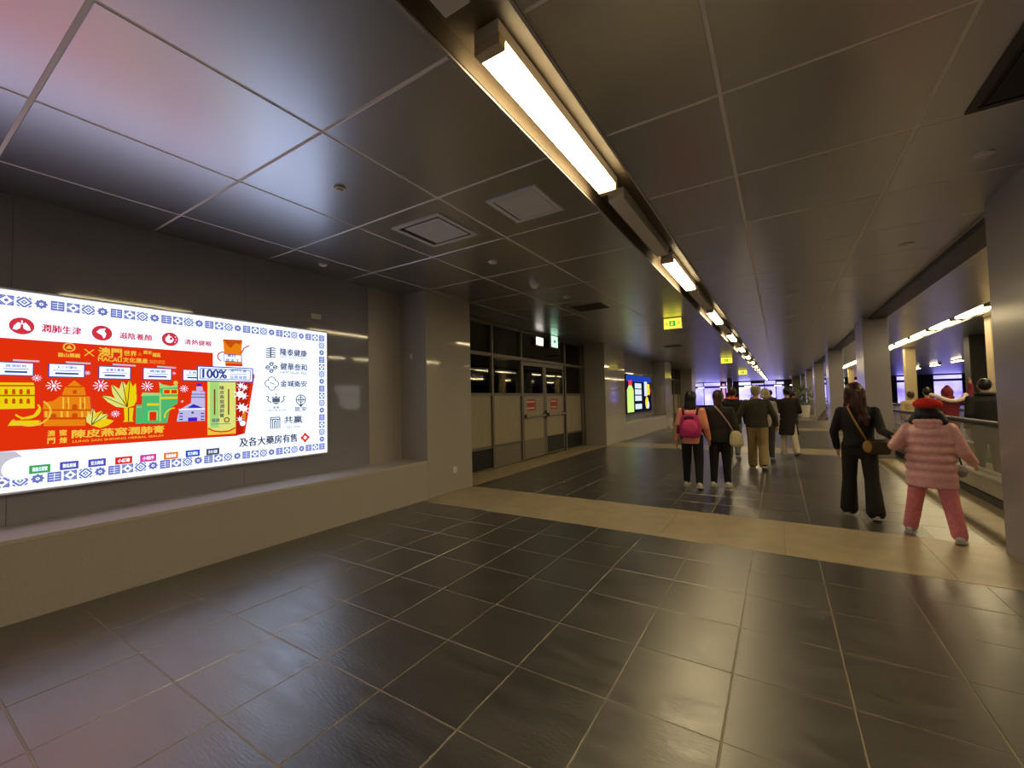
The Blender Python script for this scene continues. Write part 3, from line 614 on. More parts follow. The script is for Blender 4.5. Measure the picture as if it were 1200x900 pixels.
T('金城衛安', 328.5, 359.5, 449, 7.2, G, 1, .02, 450.4); T('Golden City Pharmacy', 328.5, 359.5, 454.8, 1.9, G, 1, 0, 455.6)
A.flush('printed_logo', bb)
u, v = B(323.5, 469); A.rect(u-.045, v-.025, u+.045, v+.025, G, 1); A.poly([(u-.05, v+.028), (u-.05, v+.045), (u-.02, v+.035), (u, v+.055), (u+.02, v+.035), (u+.05, v+.045), (u+.05, v+.028)], G, 1); A.circ(u, v+.072, .01, G, 1, 8); A.poly([(u-.05, v-.03), (u+.05, v-.03), (u, v-.05)], G, 1)
for sgn in (-1, 1): A.line([(u+sgn*.055, v-.03), (u+sgn*.10, v+.0), (u+sgn*.085, v+.04), (u+sgn*.115, v+.05)], .012, G, 1)
T('樂.樂', 320, 327, 477.6, 2.8, G, 1); T('LAN & LOK', 311.5, 336, 480.6, 2.8, G, 1, .004, 480.6)
A.flush('printed_logo', bb)
u, v = B(352.5, 468.5); A.ring(u, v, .062, .012, G, 1, 18); A.line([(u-.06, v), (u+.06, v)], .012, G, 1); A.line([(u, v-.06), (u, v+.06)], .012, G, 1); A.ring(u, v, .032, .01, G, 1, 12); A.poly([(u-.03, v-.06), (u+.03, v-.06), (u, v-.1)], G, 1)
T('昆.安', 346, 359, 479.3, 5, G, 1, .02)
A.flush('printed_logo', bb)
u, v = B(322.5, 495.5)
for d in (.0, .022, .044): A.line([(u-.055+d, v-.07), (u-.055+d, v+.065-d), (u+.055-d, v+.065-d), (u+.055-d, v-.07)], .012, G, 1)
A.rect(u-.062, v+.035, u+.062, v+.045, G, 2); A.flush('printed_logo', bb); T('共贏', 333, 354, 491.6, 8.4, G, 1, .02); T('ALL WIN', 336, 352, 500.2, 2.8, G, 1, .006)
A.flush('printed_logo', bb)
T('及各大藥房有售', 280.5, 348, 518, 10, I_DG, 1, .02, 513.5)
u, v = B(357.5, 512.7); s_ = .062
A.frame(u-s_*1.15, v-s_*1.15, u+s_*1.15, v+s_*1.15, .006, I_PG, 1)
for dx, dy in ((0, 1), (0, -1), (1, 0), (-1, 0)): A.rect(u+dx*s_*.62-s_*.3, v+dy*s_*.62-s_*.3, u+dx*s_*.62+s_*.3, v+dy*s_*.62+s_*.3, I_RED, 2)
for dx, dy in ((1, 1), (1, -1), (-1, 1), (-1, -1)): A.circ(u+dx*s_*.38, v+dy*s_*.38, s_*.22, I_IC, 2, 10)
A.flush('printed_footer', bb)

# far light box on the left wall
lb = thing('light_box', 'small far backlit poster with blue top and green bottle', 'light box', (XN, 18.5, .86))
o = obj('body', box(XN+.003, XN+.07, 16.55, 20.45, .84, 2.46, .004), M_DARK, lb); o.matrix_parent_inverse = lb.matrix_basis.inverted()
A2 = Art((XN+.072, 0, 0), (0, 1, 0), (0, 0, 1), (1, 0, 0), .003)
I_BK = emat('poster_black', (22, 26, 48), .5); A2.rect(16.6, .88, 20.4, 2.42, I_BK, 0); A2.rect(16.6, 2.16, 20.4, 2.42, emat('poster_blue', (40, 72, 190), .6), 1)
pw = emat('poster_white', (200, 214, 240), .9); pg = emat('poster_green', (196, 226, 120), .9); pl = emat('poster_yellow', (246, 208, 60), .9); pr = emat('poster_red', (220, 62, 84), .8)
A2.poly([(16.65, .9), (17.55, .9), (17.55, 1.8), (17.3, 2.0), (16.9, 2.0), (16.65, 1.8)], pg, 2); A2.rect(16.85, 2.0, 17.35, 2.2, pr, 2)
for r0 in (1.0, 1.35, 1.62, 1.88): A2.rect(17.75, r0, 18.75, r0+.22, pw, 2)
A2.rect(19.2, 1.55, 19.7, 2.2, pw, 2); A2.rect(19.6, 1.6, 20.1, 2.1, pl, 3); A2.circ(19.6, 1.25, .28, pl, 2, 14); A2.circ(19.8, 1.15, .18, pw, 3, 12); A2.circ(20.15, 1.8, .14, pr, 3, 10)
A2.flush('poster_face', lb)
# lit poster beyond the walkway, mirrored in the polished niche wall
lp = thing('light_box', 'pale lit poster stand past the walkway, mirrored in the polished wall', 'light box', (5.98, 12.2, 0))
o = obj('body', box(5.98, 6.08, 11.35, 12.75, 0, 2.35, .004), M_DARK, lp); o.matrix_parent_inverse = lp.matrix_basis.inverted()
A3 = Art((5.978, 0, 0), (0, -1, 0), (0, 0, 1), (-1, 0, 0), .003)
A3.rect(-12.7, 1.95, -11.4, 2.32, emat('poster_pale', (228, 226, 220), 1.5), 0); A3.poly([(-12.7, 1.92), (-11.6, 1.92), (-11.66, 1.4), (-11.9, 1.25), (-12.7, 1.25)], MATS['poster_pale'], 0); A3.flush('poster_face', lp)

# ------------------------------------------------------------------ exit signs
E_G = emat('exit_green', (40, 170, 60), .8); E_Y = emat('exit_glow', (236, 214, 70), 1.1); E_W = emat('exit_white', (200, 255, 215), 1.0)
def exit_sign(x0, x1, y, h, label, face, yel=True):
    t = thing('exit_sign', label, 'exit sign', ((x0+x1)/2, y, ZC)); hw = (x1-x0)/2
    obj('housing', box(-hw, hw, 0, .05, -h, -.0, .006), M_WHITE, t)
    A4 = Art(((x0+x1)/2, y-.002, ZC), (1, 0, 0), (0, 0, 1), (0, -1, 0), .002)
    A4.rect(-hw+.01, -h+.02, hw-.01, -.02, E_Y if yel else E_W, 0)
    c = -h/2; A4.rect(-hw*.35, c-h*.22, hw*.3, c+h*.22, E_G, 1)
    A4.circ(-hw*.05, c+h*.12, h*.06, E_Y, 2, 8); A4.line([(-hw*.02, c+h*.05), (-hw*.1, c-h*.08), (-hw*.22, c-h*.16)], h*.06, E_Y, 2); A4.line([(-hw*.1, c-h*.06), (hw*.05, c-h*.15)], h*.06, E_Y, 2); A4.line([(-hw*.2, c+h*.02), (hw*.12, c+h*.03)], h*.05, E_Y, 2)
    for s in (-1, 1): A4.line([(s*hw*.55, c+h*.12), (s*hw*.75, c), (s*hw*.55, c-h*.12)], h*.08, E_G if not yel else emat('exit_amber', (224, 150, 60), .9), 1)
    A4.flush('lit_face', t)
exit_sign(-2.12, -1.73, 9.75, .27, 'lit yellow green exit sign hanging below the ceiling near the light slot', 0)
exit_sign(-2.2, -1.72, 21.5, .30, 'second yellow exit sign further down the corridor', 0)
exit_sign(-2.35, -1.8, 33.5, .34, 'farthest yellow exit sign down the corridor', 0)
t = thing('exit_sign', 'small pale green exit sign above the double doors', 'exit sign', (-5.2, 10.45, ZC))
obj('housing', box(-.02, .02, -.21, .21, -.34, 0, .004), M_WHITE, t); obj('lit_face', box(.021, .026, -.19, .19, -.32, -.02), E_W, t); obj('arrow', box(.027, .03, -.07, .07, -.2, -.13), E_G, t)
t = thing('emergency_light', 'small white lit emergency lamp above the left door leaf', 'light', (-5.27, 9.72, 3.0))
obj('housing', box(-.02, .02, -.2, .2, -.1, .14, .004), M_WHITE, t); obj('diffuser', box(.021, .03, -.18, .18, -.08, .12), emat('emergency_white', (250, 240, 220), 1.3), t)

# ------------------------------------------------------------------ far hall: violet screens
fs = thing('led_screen', 'wide violet lit screen wall at the far end of the corridor', 'screen', (0, YE, 0))
obj('housing', box(-14, XH, .02, .3, 0, ZC+.1), M_DARK, fs)
M_LW = screenmat('white_screen', (146, 136, 246), (208, 202, 255), 1.0, (.5, .5, .5)); M_LP = screenmat('pink_screen', (230, 150, 170), (190, 150, 230), .8, (.5, .5, .5)); M_LGN = screenmat('green_screen', (170, 220, 190), (220, 236, 220), .8, (.5, .5, .5))
for a, b, m_, z1 in ((-13.8, -11.6, M_LED, 3.1), (-11.5, -9.5, M_LW, 3.1), (-9.35, -8.3, M_LW, 3.15), (-8.2, -6.3, M_LED, 3.15), (-6.1, -5.75, M_LP, 3.0), (-5.6, -5.0, M_LED, 3.15), (-4.2, -2.9, M_LED, 3.1), (-2.8, -1.5, M_LW, 2.9), (-1.4, -.3, M_LED, 3.15), (-.2, .55, M_LW, 3.0), (1.95, 2.5, M_LW, 3.1), (2.8, 3.3, M_LED, 3.0), (3.9, 4.6, M_LED, 3.0), (5.85, 6.3, M_LGN, 3.1), (6.85, 8.1, M_LP, 2.9), (10.7, 11.6, M_LED, 3.1), (13.55, 15.6, M_LED, 3.1)):
    obj('screen_panel', box(a, b, -.02, .02, .3, z1), m_, fs)
hb = thing('portal_beam', 'dark cross beam with small lamps at the corridor end', 'beam', (0, YE-3, 2.45))
obj('beam', box(-10, 17, 0, .3, 0, .22), M_DARK, hb)
for x in (-8.5, -6, -3.4, -.4, 1.1, 3.2): obj('lamp', box(x, x+.7, -.05, 0, .0, .12), emat('far_lamp', (255, 236, 200), 2.0), hb)
for k, (x, y, wdt) in enumerate(((-4.6, 50, .5), (1.2, 52, 1.0), (-9.0, 48, .6))):
    struct(obj('column_far', box(x, x+wdt, y, y+.6, 0, ZC+.01), M_CREAM if k == 1 else M_COL), ['grey column far down the hall', 'pale column near the violet screen', 'grey column at the far left of the hall'][k])
struct(obj('column_dark', box(5.15, 5.62, 19.0, 19.5, 0, ZC+.01, .01), mat('dark_cladding', (30, 27, 26), .5)), 'dark clad column past the moving walkway behind the riders')
for k, y in enumerate((16.0, 20.2, 24.4, 28.3, 32.2, 36.2, 40.4)):
    t = thing('strip_light', '%s lit strip light of the farthest row on the right' % ORD[k], 'light', (8.5, y, ZC-.135), 0, 'lit strip lights of the far right row')
    child('housing', me_house, t); child('diffuser', me_lit, t); child('end_cap', me_cap, t); child('end_cap', me_cap, t, (0, 1.74, 0))
# planter
t = thing('planter', 'leafy green shrub in a white pot by the far columns', 'plant', (1.35, 33.5, 0))
bm = bmesh.new(); cyl(bm, (0, 0, 0), (0, 0, .75), .26, .36, 16); obj('pot', bm, M_WHITE, t)
bm = bmesh.new()
for i in range(260):
    a = random.uniform(0, 6.28); h = random.uniform(.7, 2.0); rr = .55*math.sqrt(random.random())*(1-.25*abs(h-1.3)); c = Vector((rr*math.cos(a), rr*math.sin(a), h))
    d = Vector((random.gauss(0, 1), random.gauss(0, 1), random.gauss(.3, .6))).normalized()*.16; sd = d.orthogonal().normalized()*.05
    bm.faces.new([bm.verts.new(p) for p in (c, c+d*.5+sd, c+d, c+d*.5-sd)])
o = obj('foliage', bm, mat('leaf', (60, 78, 34), .5), t); o['kind'] = 'stuff'
bm = bmesh.new(); cyl(bm, (0, 0, .7), (0, 0, 1.5), .04, .02, 8); obj('stem', bm, mat('bark', (80, 60, 40), .8), t)

# ------------------------------------------------------------------ people
def cap_(bm, p0, r0, p1, r1, n=10, flat=None):
    p0 = Vector(p0); p1 = Vector(p1); d = p1-p0; L = d.length
    d = d.normalized() if L > 1e-6 else Vector((0, 0, 1)); a = d.orthogonal().normalized()
    if flat: a = (Vector(flat)-d*Vector(flat).dot(d)).normalized()
    b = d.cross(a); fa = .55 if flat else 1
    prof = [(p0-d*r0*math.cos(t), r0*math.sin(t)) for t in (.25, .8, 1.3)]+[(p1+d*r1*math.cos(t), r1*math.sin(t)) for t in (1.3, .8, .25)]
    rings = [[bm.verts.new(c+(a*math.cos(2*math.pi*i/n)*fa+b*math.sin(2*math.pi*i/n))*r) for i in range(n)] for c, r in prof]
    for A_, B_ in zip(rings, rings[1:]):
        for i in range(n): bm.faces.new((A_[i], A_[(i+1) % n], B_[(i+1) % n], B_[i]))
    bm.faces.new(rings[0][::-1]); bm.faces.new(rings[-1])
def loft_(bm, secs, n=18):
    rings = [[bm.verts.new((c[0]+rx*math.cos(2*math.pi*i/n), c[1]+ry*math.sin(2*math.pi*i/n), c[2])) for i in range(n)] for c, rx, ry in secs]
    for A_, B_ in zip(rings, rings[1:]):
        for i in range(n): bm.faces.new((A_[i], A_[(i+1) % n], B_[(i+1) % n], B_[i]))
    bm.faces.new(rings[0][::-1]); bm.faces.new(rings[-1])
def ell_(bm, c, r, rot=None):
    m = Matrix.Translation(c) @ (rot.to_4x4() if rot else Matrix.Identity(4)) @ Matrix.Diagonal((r[0], r[1], r[2], 1))
    bmesh.ops.create_uvsphere(bm, u_segments=16, v_segments=10, radius=1, matrix=m)
def blob(name, bm, m, parent, voxel=.014, smooth=4):
    bmesh.ops.recalc_face_normals(bm, faces=bm.faces)
    me = bpy.data.meshes.new(name); bm.to_mesh(me); bm.free(); ob = bpy.data.objects.new(name, me); C.objects.link(ob)
    r = ob.modifiers.new('r', 'REMESH'); r.mode = 'VOXEL'; r.voxel_size = voxel
    sm = ob.modifiers.new('s', 'SMOOTH'); sm.iterations = smooth; sm.factor = .5
    bpy.context.view_layer.update()
    m2 = bpy.data.meshes.new_from_object(ob.evaluated_get(bpy.context.evaluated_depsgraph_get()))
    ob.modifiers.clear(); ob.data = m2; bpy.data.meshes.remove(me); m2.name = name; m2.materials.clear(); m2.materials.append(m)
    for p in m2.polygons: p.use_smooth = True
    ob.parent = parent; return ob
M_SKIN = mat('skin', (206, 156, 124), .5)
def cloth(name, c, rough=.8): return mat('cloth_'+name, c, rough, noise=.12, scale=30, bump=.3, bscale=35)
V3 = Vector
def person(label, loc, rz, h, jacket, trouser, shoe, hair=None, gait=(.3, -.25), knees=(.1, .35), arms=None, hem=.47, bulk=1.0, flare=1.0, turn=0, skirt=1.0, vox=.013, collar=None, stance=.055, leg=1.15, collarcol=None, lean=0.0, puffy=0):
    t = thing('person', label, 'person', loc, rz)
    P = lambda x, y, z: V3((x*h, y*h, z*h))
    J = {}
    low = 9
    for i, s in enumerate((-1, 1)):
        a = gait[i]; kb = knees[i]
        hip = V3((s*.052, 0, .525)); lt = (stance-.052)/.48; kn = hip+V3((s*lt, math.sin(a), -math.cos(a))).normalized()*.245; an = kn+V3((s*lt, math.sin(a-kb), -math.cos(a-kb))).normalized()*.235
        J[s] = [hip, kn, an, a-kb]; low = min(low, an.z)
    dz = .042-low
    for s in (-1, 1):
        for i in range(3): J[s][i] = J[s][i]+V3((0, 0, dz))
    arms = arms or {-1: ((-.18, -.25, -1), (-.08, .25, -1)), 1: ((.18, .25, -1), (.08, .35, -1))}
    body = bmesh.new(); jk = bmesh.new(); tr = bmesh.new()
    up = lambda v: V3((v.x, v.y+lean*max(0, v.z-.5), v.z+dz))
    def tor(z, y=0, x=0): q = up(V3((x, y, z))); return (q.x*h, q.y*h, q.z*h)
    b = bulk
    # torso of the body and jacket
    loft_(body, [(tor(.50), .07*h, .05*h), (tor(.60), .065*h, .045*h), (tor(.74), .08*h, .05*h), (tor(.81), .075*h, .04*h), (tor(.835), .03*h, .03*h)])
    loft_(jk, [(tor(hem), .098*h*b*skirt, .075*h*b*skirt), (tor((hem+.6)/2), .095*h*b*(skirt+1)/2, .074*h*b), (tor(.60), .089*h*b, .068*h*b), (tor(.70), .099*h*b, .071*h*b), (tor(.77), .103*h*b, .069*h*b), (tor(.812, .0), .086*h*b, .054*h*b), (tor(.84), .04*h, .042*h)])
    if puffy:
        for k in range(puffy): zz = hem+.02+(.76-hem-.02)*k/(puffy-1); sc = .93 if zz > .7 else 1.0; loft_(jk, [(tor(zz-.02), .09*h*b*skirt, .065*h*b*skirt), (tor(zz-.01), .0975*h*b*skirt*sc, .0745*h*b*skirt*sc), (tor(zz+.01), .0975*h*b*skirt*sc, .0745*h*b*skirt*sc), (tor(zz+.02), .09*h*b*skirt, .065*h*b*skirt)])
    HS = .0095 if h > 1.5 else .0085
    for s in (-1, 1):
        sh = up(V3((s*.096*min(b, 1.12), 0, .786)))
        if arms[s][0] == 'ik':
            T_ = (Matrix.Rotation(-rz, 3, 'Z') @ (V3(arms[s][1])-V3(loc)))/h-sh; L_ = min(T_.length, .305); tn = T_.normalized(); bd = V3(arms[s][2]); bd = (bd-tn*bd.dot(tn)).normalized()
            ca = (L_*L_+.165**2-.145**2)/(2*L_*.165); d1 = tn*ca+bd*math.sqrt(max(0, 1-ca*ca)); d2 = (tn*L_-d1*.165).normalized()
        else: d1 = V3(arms[s][0]).normalized(); d2 = V3(arms[s][1]).normalized()
        el = sh+d1*.165; wr = el+d2*.145
        cap_(body, sh*h, .024*h, el*h, .019*h); cap_(body, el*h, .019*h, wr*h, .0145*h)
        cap_(jk, sh*h, .037*h*b, el*h, .031*h*b); cap_(jk, el*h, .031*h*b, (wr-d2*.012)*h, .025*h*b)
        # hand: palm, four fingers, thumb
        side = d2.cross(V3((0, 0, 1))); side = side.normalized() if side.length > .1 else V3((0, 1, 0))
        fw_ = V3((0, 1, 0)); fw_ = (fw_-d2*fw_.dot(d2)).normalized() if abs(fw_.dot(d2)) < .95 else V3((0, 0, 1))
        pc = wr+d2*.028; cap_(body, (wr+d2*.006)*h, .018*h, (wr+d2*.045)*h, .020*h, flat=d2.cross(fw_))
        inn = d2.cross(fw_)*(1 if d2.cross(fw_).dot(V3((-s, 0, 0))) > 0 else -1)
        for k, ln in enumerate((.040, .046, .043, .034)):
            q0 = wr+d2*.05+fw_*(.0165-.011*k); q1 = q0+(d2*.9+inn*.25).normalized()*ln*.5; q2 = q1+(d2*.7+inn*.7).normalized()*ln*.5
            cap_(body, q0*h, .0056*h, q1*h, .0052*h, 8); cap_(body, q1*h, .0052*h, q2*h, .0046*h, 8)
        q0 = wr+d2*.018+fw_*.016; q1 = q0+(d2*.6+fw_*.6+inn*.3).normalized()*.026; cap_(body, q0*h, .0068*h, q1*h, .006*h, 8); cap_(body, q1*h, .006*h, (q1+(d2*.9+inn*.3).normalized()*.02)*h, .005*h, 8)
        J['wr%d' % s] = wr*h; J['d%d' % s] = d2; J['sh%d' % s] = sh*h
    # legs
    loft_(tr, [(tor(.455), .085*h*min(b, 1.08), .062*h), (tor(.53), .09*h*min(b, 1.08), .068*h), (tor(.60), .078*h, .058*h)])
    for s in (-1, 1):
        hip, kn, an, sa = J[s]
        cap_(body, hip*h, .045*h, kn*h, .031*h); cap_(body, kn*h, .031*h, an*h, .02*h)
        ft = V3((0, math.cos(sa*.6), math.sin(sa*.6)*.6)); cap_(body, an*h, .02*h, (an+ft*.07-V3((0, 0, .02)))*h, .014*h)
        cap_(tr, hip*h, .055*h*(.4+.6*leg), kn*h, .041*h*leg); cap_(tr, kn*h, .041*h*leg, (an+(kn-an)*.06)*h, .030*h*flare*leg); 
        sb = bmesh.new(); a0 = an+V3((s*.004, -.022, -.014)); tip = an+V3((s*.012, .095, -.022)); tilt = max(-.5, min(.5, sa*.8))
        R_ = Matrix.Rotation(tilt, 3, 'X')
        q = lambda v: (an+R_ @ (v-an))*h
        cap_(sb, q(a0), .0275*h, q(an+V3((s*.006, .05, -.016))), .026*h); cap_(sb, q(an+V3((s*.006, .05, -.016))), .026*h, q(tip), .019*h); cap_(sb, q(an+V3((0, 0, .012))), .027*h, q(an+V3((0, .02, -.01))), .027*h)
        so = blob('shoe', sb, shoe, t, .012, 3)
        lo = min(v.co.z for v in so.data.vertices)
        s2 = bmesh.new(); zz = -.030
        pts = [(-.026, -.048), (.026, -.048), (.03, .02), (.03, .09), (.016, .122), (-.010, .12), (-.026, .09), (-.027, .02)]
        lo_ = [s2.verts.new(q(an+V3((x*1.0+s*.005, y, -.042)))) for x, y in pts]; hi_ = [s2.verts.new(q(an+V3((x*1.0+s*.005, y, -.029)))) for x, y in pts]
        s2.faces.new(lo_[::-1]); s2.faces.new(hi_)
        for i in range(8): s2.faces.new((lo_[i], lo_[(i+1) % 8], hi_[(i+1) % 8], hi_[i]))
        obj('sole', s2, M_SOLE, so)
    # head
    nk = V3(tor(.835)); hc = V3(tor(.925, .012)); Rh = Matrix.Rotation(turn, 3, 'Z')
    cap_(body, nk-V3((0, 0, .02*h)), .033*h, hc-V3((0, 0, .02*h)), .031*h)
    ell_(body, hc, (.047*h, .058*h, .066*h), Rh); ell_(body, hc+Rh @ V3((0, .018*h, -.03*h)), (.035*h, .038*h, .036*h), Rh)
    cap_(body, hc+Rh @ V3((0, .052*h, .004*h)), .007*h, hc+Rh @ V3((0, .066*h, -.012*h)), .0095*h)
    for s in (-1, 1): ell_(body, hc+Rh @ V3((s*.047*h, 0, -.004*h)), (.008*h, .014*h, .02*h), Rh)
    ell_(body, hc+Rh @ V3((0, .053*h, -.032*h)), (.014*h, .006*h, .006*h), Rh)
    blob('body', body, M_SKIN, t, max(.009, vox*.75), 2)
    eb = bmesh.new()
    for s in (-1, 1): ell_(eb, hc+Rh @ V3((s*.02*h, .0525*h, .006*h)), (.007*h, .004*h, .0045*h), Rh)
    obj('eyes', eb, M_EYE, t, True)
    blob('jacket', jk, jacket, t, vox, 6 if not puffy else 5); blob('trousers', tr, trouser, t, vox, 5)
    if collar:
        cb = bmesh.new(); n = 20; ro = .047*h*collar; 
        for i in range(n):
            a0 = 2*math.pi*i/n; a1 = 2*math.pi*(i+1)/n
            cap_(cb, nk+V3((ro*math.cos(a0), ro*math.sin(a0), .004*h)), .016*h*collar, nk+V3((ro*math.cos(a1), ro*math.sin(a1), .004*h)), .016*h*collar, 8)
        blob('collar', cb, collarcol or jacket, t, .012, 3)
    if hair: hair(t, h, hc, Rh, nk)
    J['hc'] = hc; J['root'] = t; J['nk'] = nk; J['Rh'] = Rh
    return t, J
M_SOLE = mat('shoe_sole', (188, 184, 176), .6); M_EYE = mat('eye_dark', (20, 14, 12), .2)
M_BLKHAIR = mat('hair_black', (22, 18, 17), .45, bump=.5, bscale=60, stretch=(1, 1, .15)); M_BRHAIR = mat('hair_brown', (66, 42, 26), .45, bump=.5, bscale=60, stretch=(1, 1, .15)); M_REDHAIR = mat('hair_auburn', (62, 26, 18), .42, bump=.6, bscale=60, stretch=(1, 1, .15)); M_PALEHAIR = mat('hair_pale', (170, 158, 138), .6)
def hair_cap(bm, h, hc, Rh, k=1.0): ell_(bm, hc+Rh @ V3((0, -.012*h, .012*h)), (.054*h*k, .062*h*k, .066*h*k), Rh)
def hair_short(m):
    def f(t, h, hc, Rh, nk):
        bm = bmesh.new(); hair_cap(bm, h, hc, Rh); blob('hair', bm, m, t, .012, 2)
    return f
def hair_long(m, ln, wd=1.0, wave=0, out=0):
    def f(t, h, hc, Rh, nk):
        bm = bmesh.new(); hair_cap(bm, h, hc, Rh, 1.06)
        for i in range(9):
            x = (-1+i/4)*.048*h*wd; p = hc+Rh @ V3((x, -.035*h+abs(x)*.3, .01*h))
            for j in range(5):
                q = p+V3((x*.06+math.sin(i*2+j*1.7)*wave*h, (-.012*h if j == 0 else -.004*h), -ln*h/5))
                cap_(bm, p, .021*h, q, (.021-.002*j)*h, 8); p = q
        blob('hair', bm, m, t, .012, 2)
    return f
def hair_bun(m, ln=.1):
    def f(t, h, hc, Rh, nk):
        bm = bmesh.new(); hair_cap(bm, h, hc, Rh, 1.04)
        for i in range(5): x = (-.5+i/4)*.05*h; cap_(bm, hc+Rh @ V3((x, -.045*h, 0)), .024*h, hc+Rh @ V3((x*.6, -.055*h, -ln*h)), .016*h)
        blob('hair', bm, m, t, .012, 2)
    return f
def add_cap(t, J, h, m, brim=True, name='cap'):
    hc, Rh = J['hc'], J['Rh']; bm = bmesh.new(); ell_(bm, hc+Rh @ V3((0, -.004*h, .022*h)), (.057*h, .066*h, .058*h), Rh)
    for v in list(bm.verts):
        if v.co.z < hc.z+.012*h: v.co.z = hc.z+.012*h
    if brim: ell_(bm, hc+Rh @ V3((0, .068*h, .016*h)), (.044*h, .04*h, .007*h), Rh)
    return blob(name, bm, m, t, .011, 2)

K = cloth
# 1 woman with the magenta backpack
t1, J1 = person('woman in salmon pink jacket with magenta backpack and black trousers', (-1.24, 7.5, 0), 0, 1.60, K('salmon', (240, 160, 132)), K('black', (20, 18, 20)), mat('shoe_white', (206, 200, 190), .6), hair_long(M_BLKHAIR, .13, .7), gait=(.16, -.12), knees=(.08, .3), arms={-1: ((-.22, -.05, -1), (-.1, .1, -1)), 1: ((.22, -.1, -1), (.1, .45, -.9))}, hem=.46, bulk=1.08, stance=.075)
add_cap(t1, J1, 1.60, K('capblack', (26, 22, 24)))
h = 1.60
bp = thing('backpack', 'magenta backpack worn by the woman in the salmon jacket', 'backpack', (-1.24, 7.5-.068*h-.045, .62*h))
bm = bmesh.new(); loft_(bm, [((0, 0, -.16), .13, .07), ((0, -.01, -.12), .165, .095), ((0, -.01, .06), .16, .09), ((0, 0, .18), .13, .075), ((0, .01, .23), .07, .05)]); blob('main_bag', bm, K('magenta', (196, 46, 124)), bp, .014, 4)
bm = bmesh.new(); ell_(bm, (.01, -.085, .02), (.115, .05, .125)); blob('front_pocket', bm, K('hotpink', (236, 74, 140)), bp, .012, 3)
bm = bmesh.new(); ell_(bm, (.0, -.065, .155), (.085, .035, .05)); blob('top_pocket', bm, K('plum', (96, 24, 60)), bp, .012, 3)
for s in (-1, 1):
    bm = bmesh.new(); tube(bm, [(s*.10, .03, .2), (s*.115, .06, .30), (s*.12, .12, .335), (s*.125, .20, .30), (s*.13, .23, .12), (s*.15, .14, -.08)], .016); obj('strap', bm, K('plum', (96, 24, 60)), bp, True)
bm = bmesh.new(); cyl(bm, (-.175, -.02, -.1), (-.175, -.02, .04), .03, .03, 12); obj('side_pouch', bm, K('plum', (96, 24, 60)), bp, True)
# 2 woman in black with the pale bag
t2, J2 = person('woman in black jacket with brown hair, pale bag and black trousers', (-.86, 7.78, 0), math.radians(-4), 1.60, K('darkgrey', (38, 32, 32)), K('black', (20, 18, 20)), mat('shoe_white', (206, 200, 190), .6), hair_bun(M_BRHAIR, .12), gait=(-.06, .08), knees=(.06, .1), arms={-1: ((-.25, 0, -1), (.1, .5, -.8)), 1: ((.3, -.05, -1), (.15, .2, -1))}, hem=.46, bulk=1.16, stance=.06)
sb = thing('shoulder_bag', 'pale cream shoulder bag on the hip of the brown haired woman', 'bag', (-.60, 7.66, .80))
bm = bmesh.new(); loft_(bm, [((0, 0, -.13), .07, .05), ((0, 0, -.08), .105, .06), ((0, 0, .06), .095, .05), ((-.02, 0, .13), .05, .03)]); o = blob('bag_body', bm, K('cream', (206, 194, 156)), sb, .012, 3); 
bm = bmesh.new(); tube(bm, [(-.03, 0, .10), (-.10, -.09, .26), (-.22, -.075, .44), (-.30, -.02, .53)], .012); obj('strap', bm, K('strap', (190, 150, 136)), sb, True)
# 3 man with orange collar
t3, J3 = person('man in black jacket with orange collar and blue grey trousers', (-.93, 11.2, 0), 0, 1.71, K('black', (20, 18, 20)), K('bluegrey', (92, 102, 106)), mat('shoe_black', (24, 22, 22), .5), hair_short(M_BRHAIR), gait=(.2, -.25), knees=(.1, .4), bulk=1.12, collar=1.25, collarcol=K('orange', (240, 92, 40)), vox=.016)
# 4 man with cap
t4, J4 = person('man in dark olive jacket, beige cap and khaki trousers', (-.40, 9.95, 0), 0, 1.72, K('olive', (58, 54, 42)), K('khaki', (150, 128, 88)), mat('shoe_black', (24, 22, 22), .5), hair_short(M_PALEHAIR), gait=(.2, -.18), knees=(.1, .32), arms={-1: ((-.5, -.25, -1), (-.3, .35, -1)), 1: ((.45, -.15, -1), (.1, .5, -.7))}, hem=.50, bulk=1.24, flare=1.3, stance=.06, leg=1.4)
add_cap(t4, J4, 1.72, K('capbeige', (176, 160, 130)))
# 5 person with pale hair just ahead of the man with the cap
t5, J5 = person('pale haired person in light grey top ahead of the capped man', (-.27, 11.3, 0), 0, 1.66, K('lightgrey', (176, 170, 164)), K('darktr', (40, 38, 40)), mat('shoe_black', (24, 22, 22), .5), hair_long(M_PALEHAIR, .06, .8), gait=(.2, -.2), vox=.016)
# 6 person in long black coat
t6, J6 = person('person in long black coat and white trousers holding a phone', (.17, 12.5, 0), math.radians(10), 1.70, K('coatblack', (28, 18, 18)), K('white', (206, 196, 180)), mat('shoe_white', (206, 200, 190), .6), hair_short(M_BLKHAIR), gait=(.2, -.2), knees=(.1, .35), arms={-1: ((-.25, .05, -1), (.2, .9, -.2)), 1: ((.3, .2, -1), (.1, 1, .25))}, hem=.30, bulk=1.12, skirt=1.18, flare=1.35, turn=.35, vox=.015)
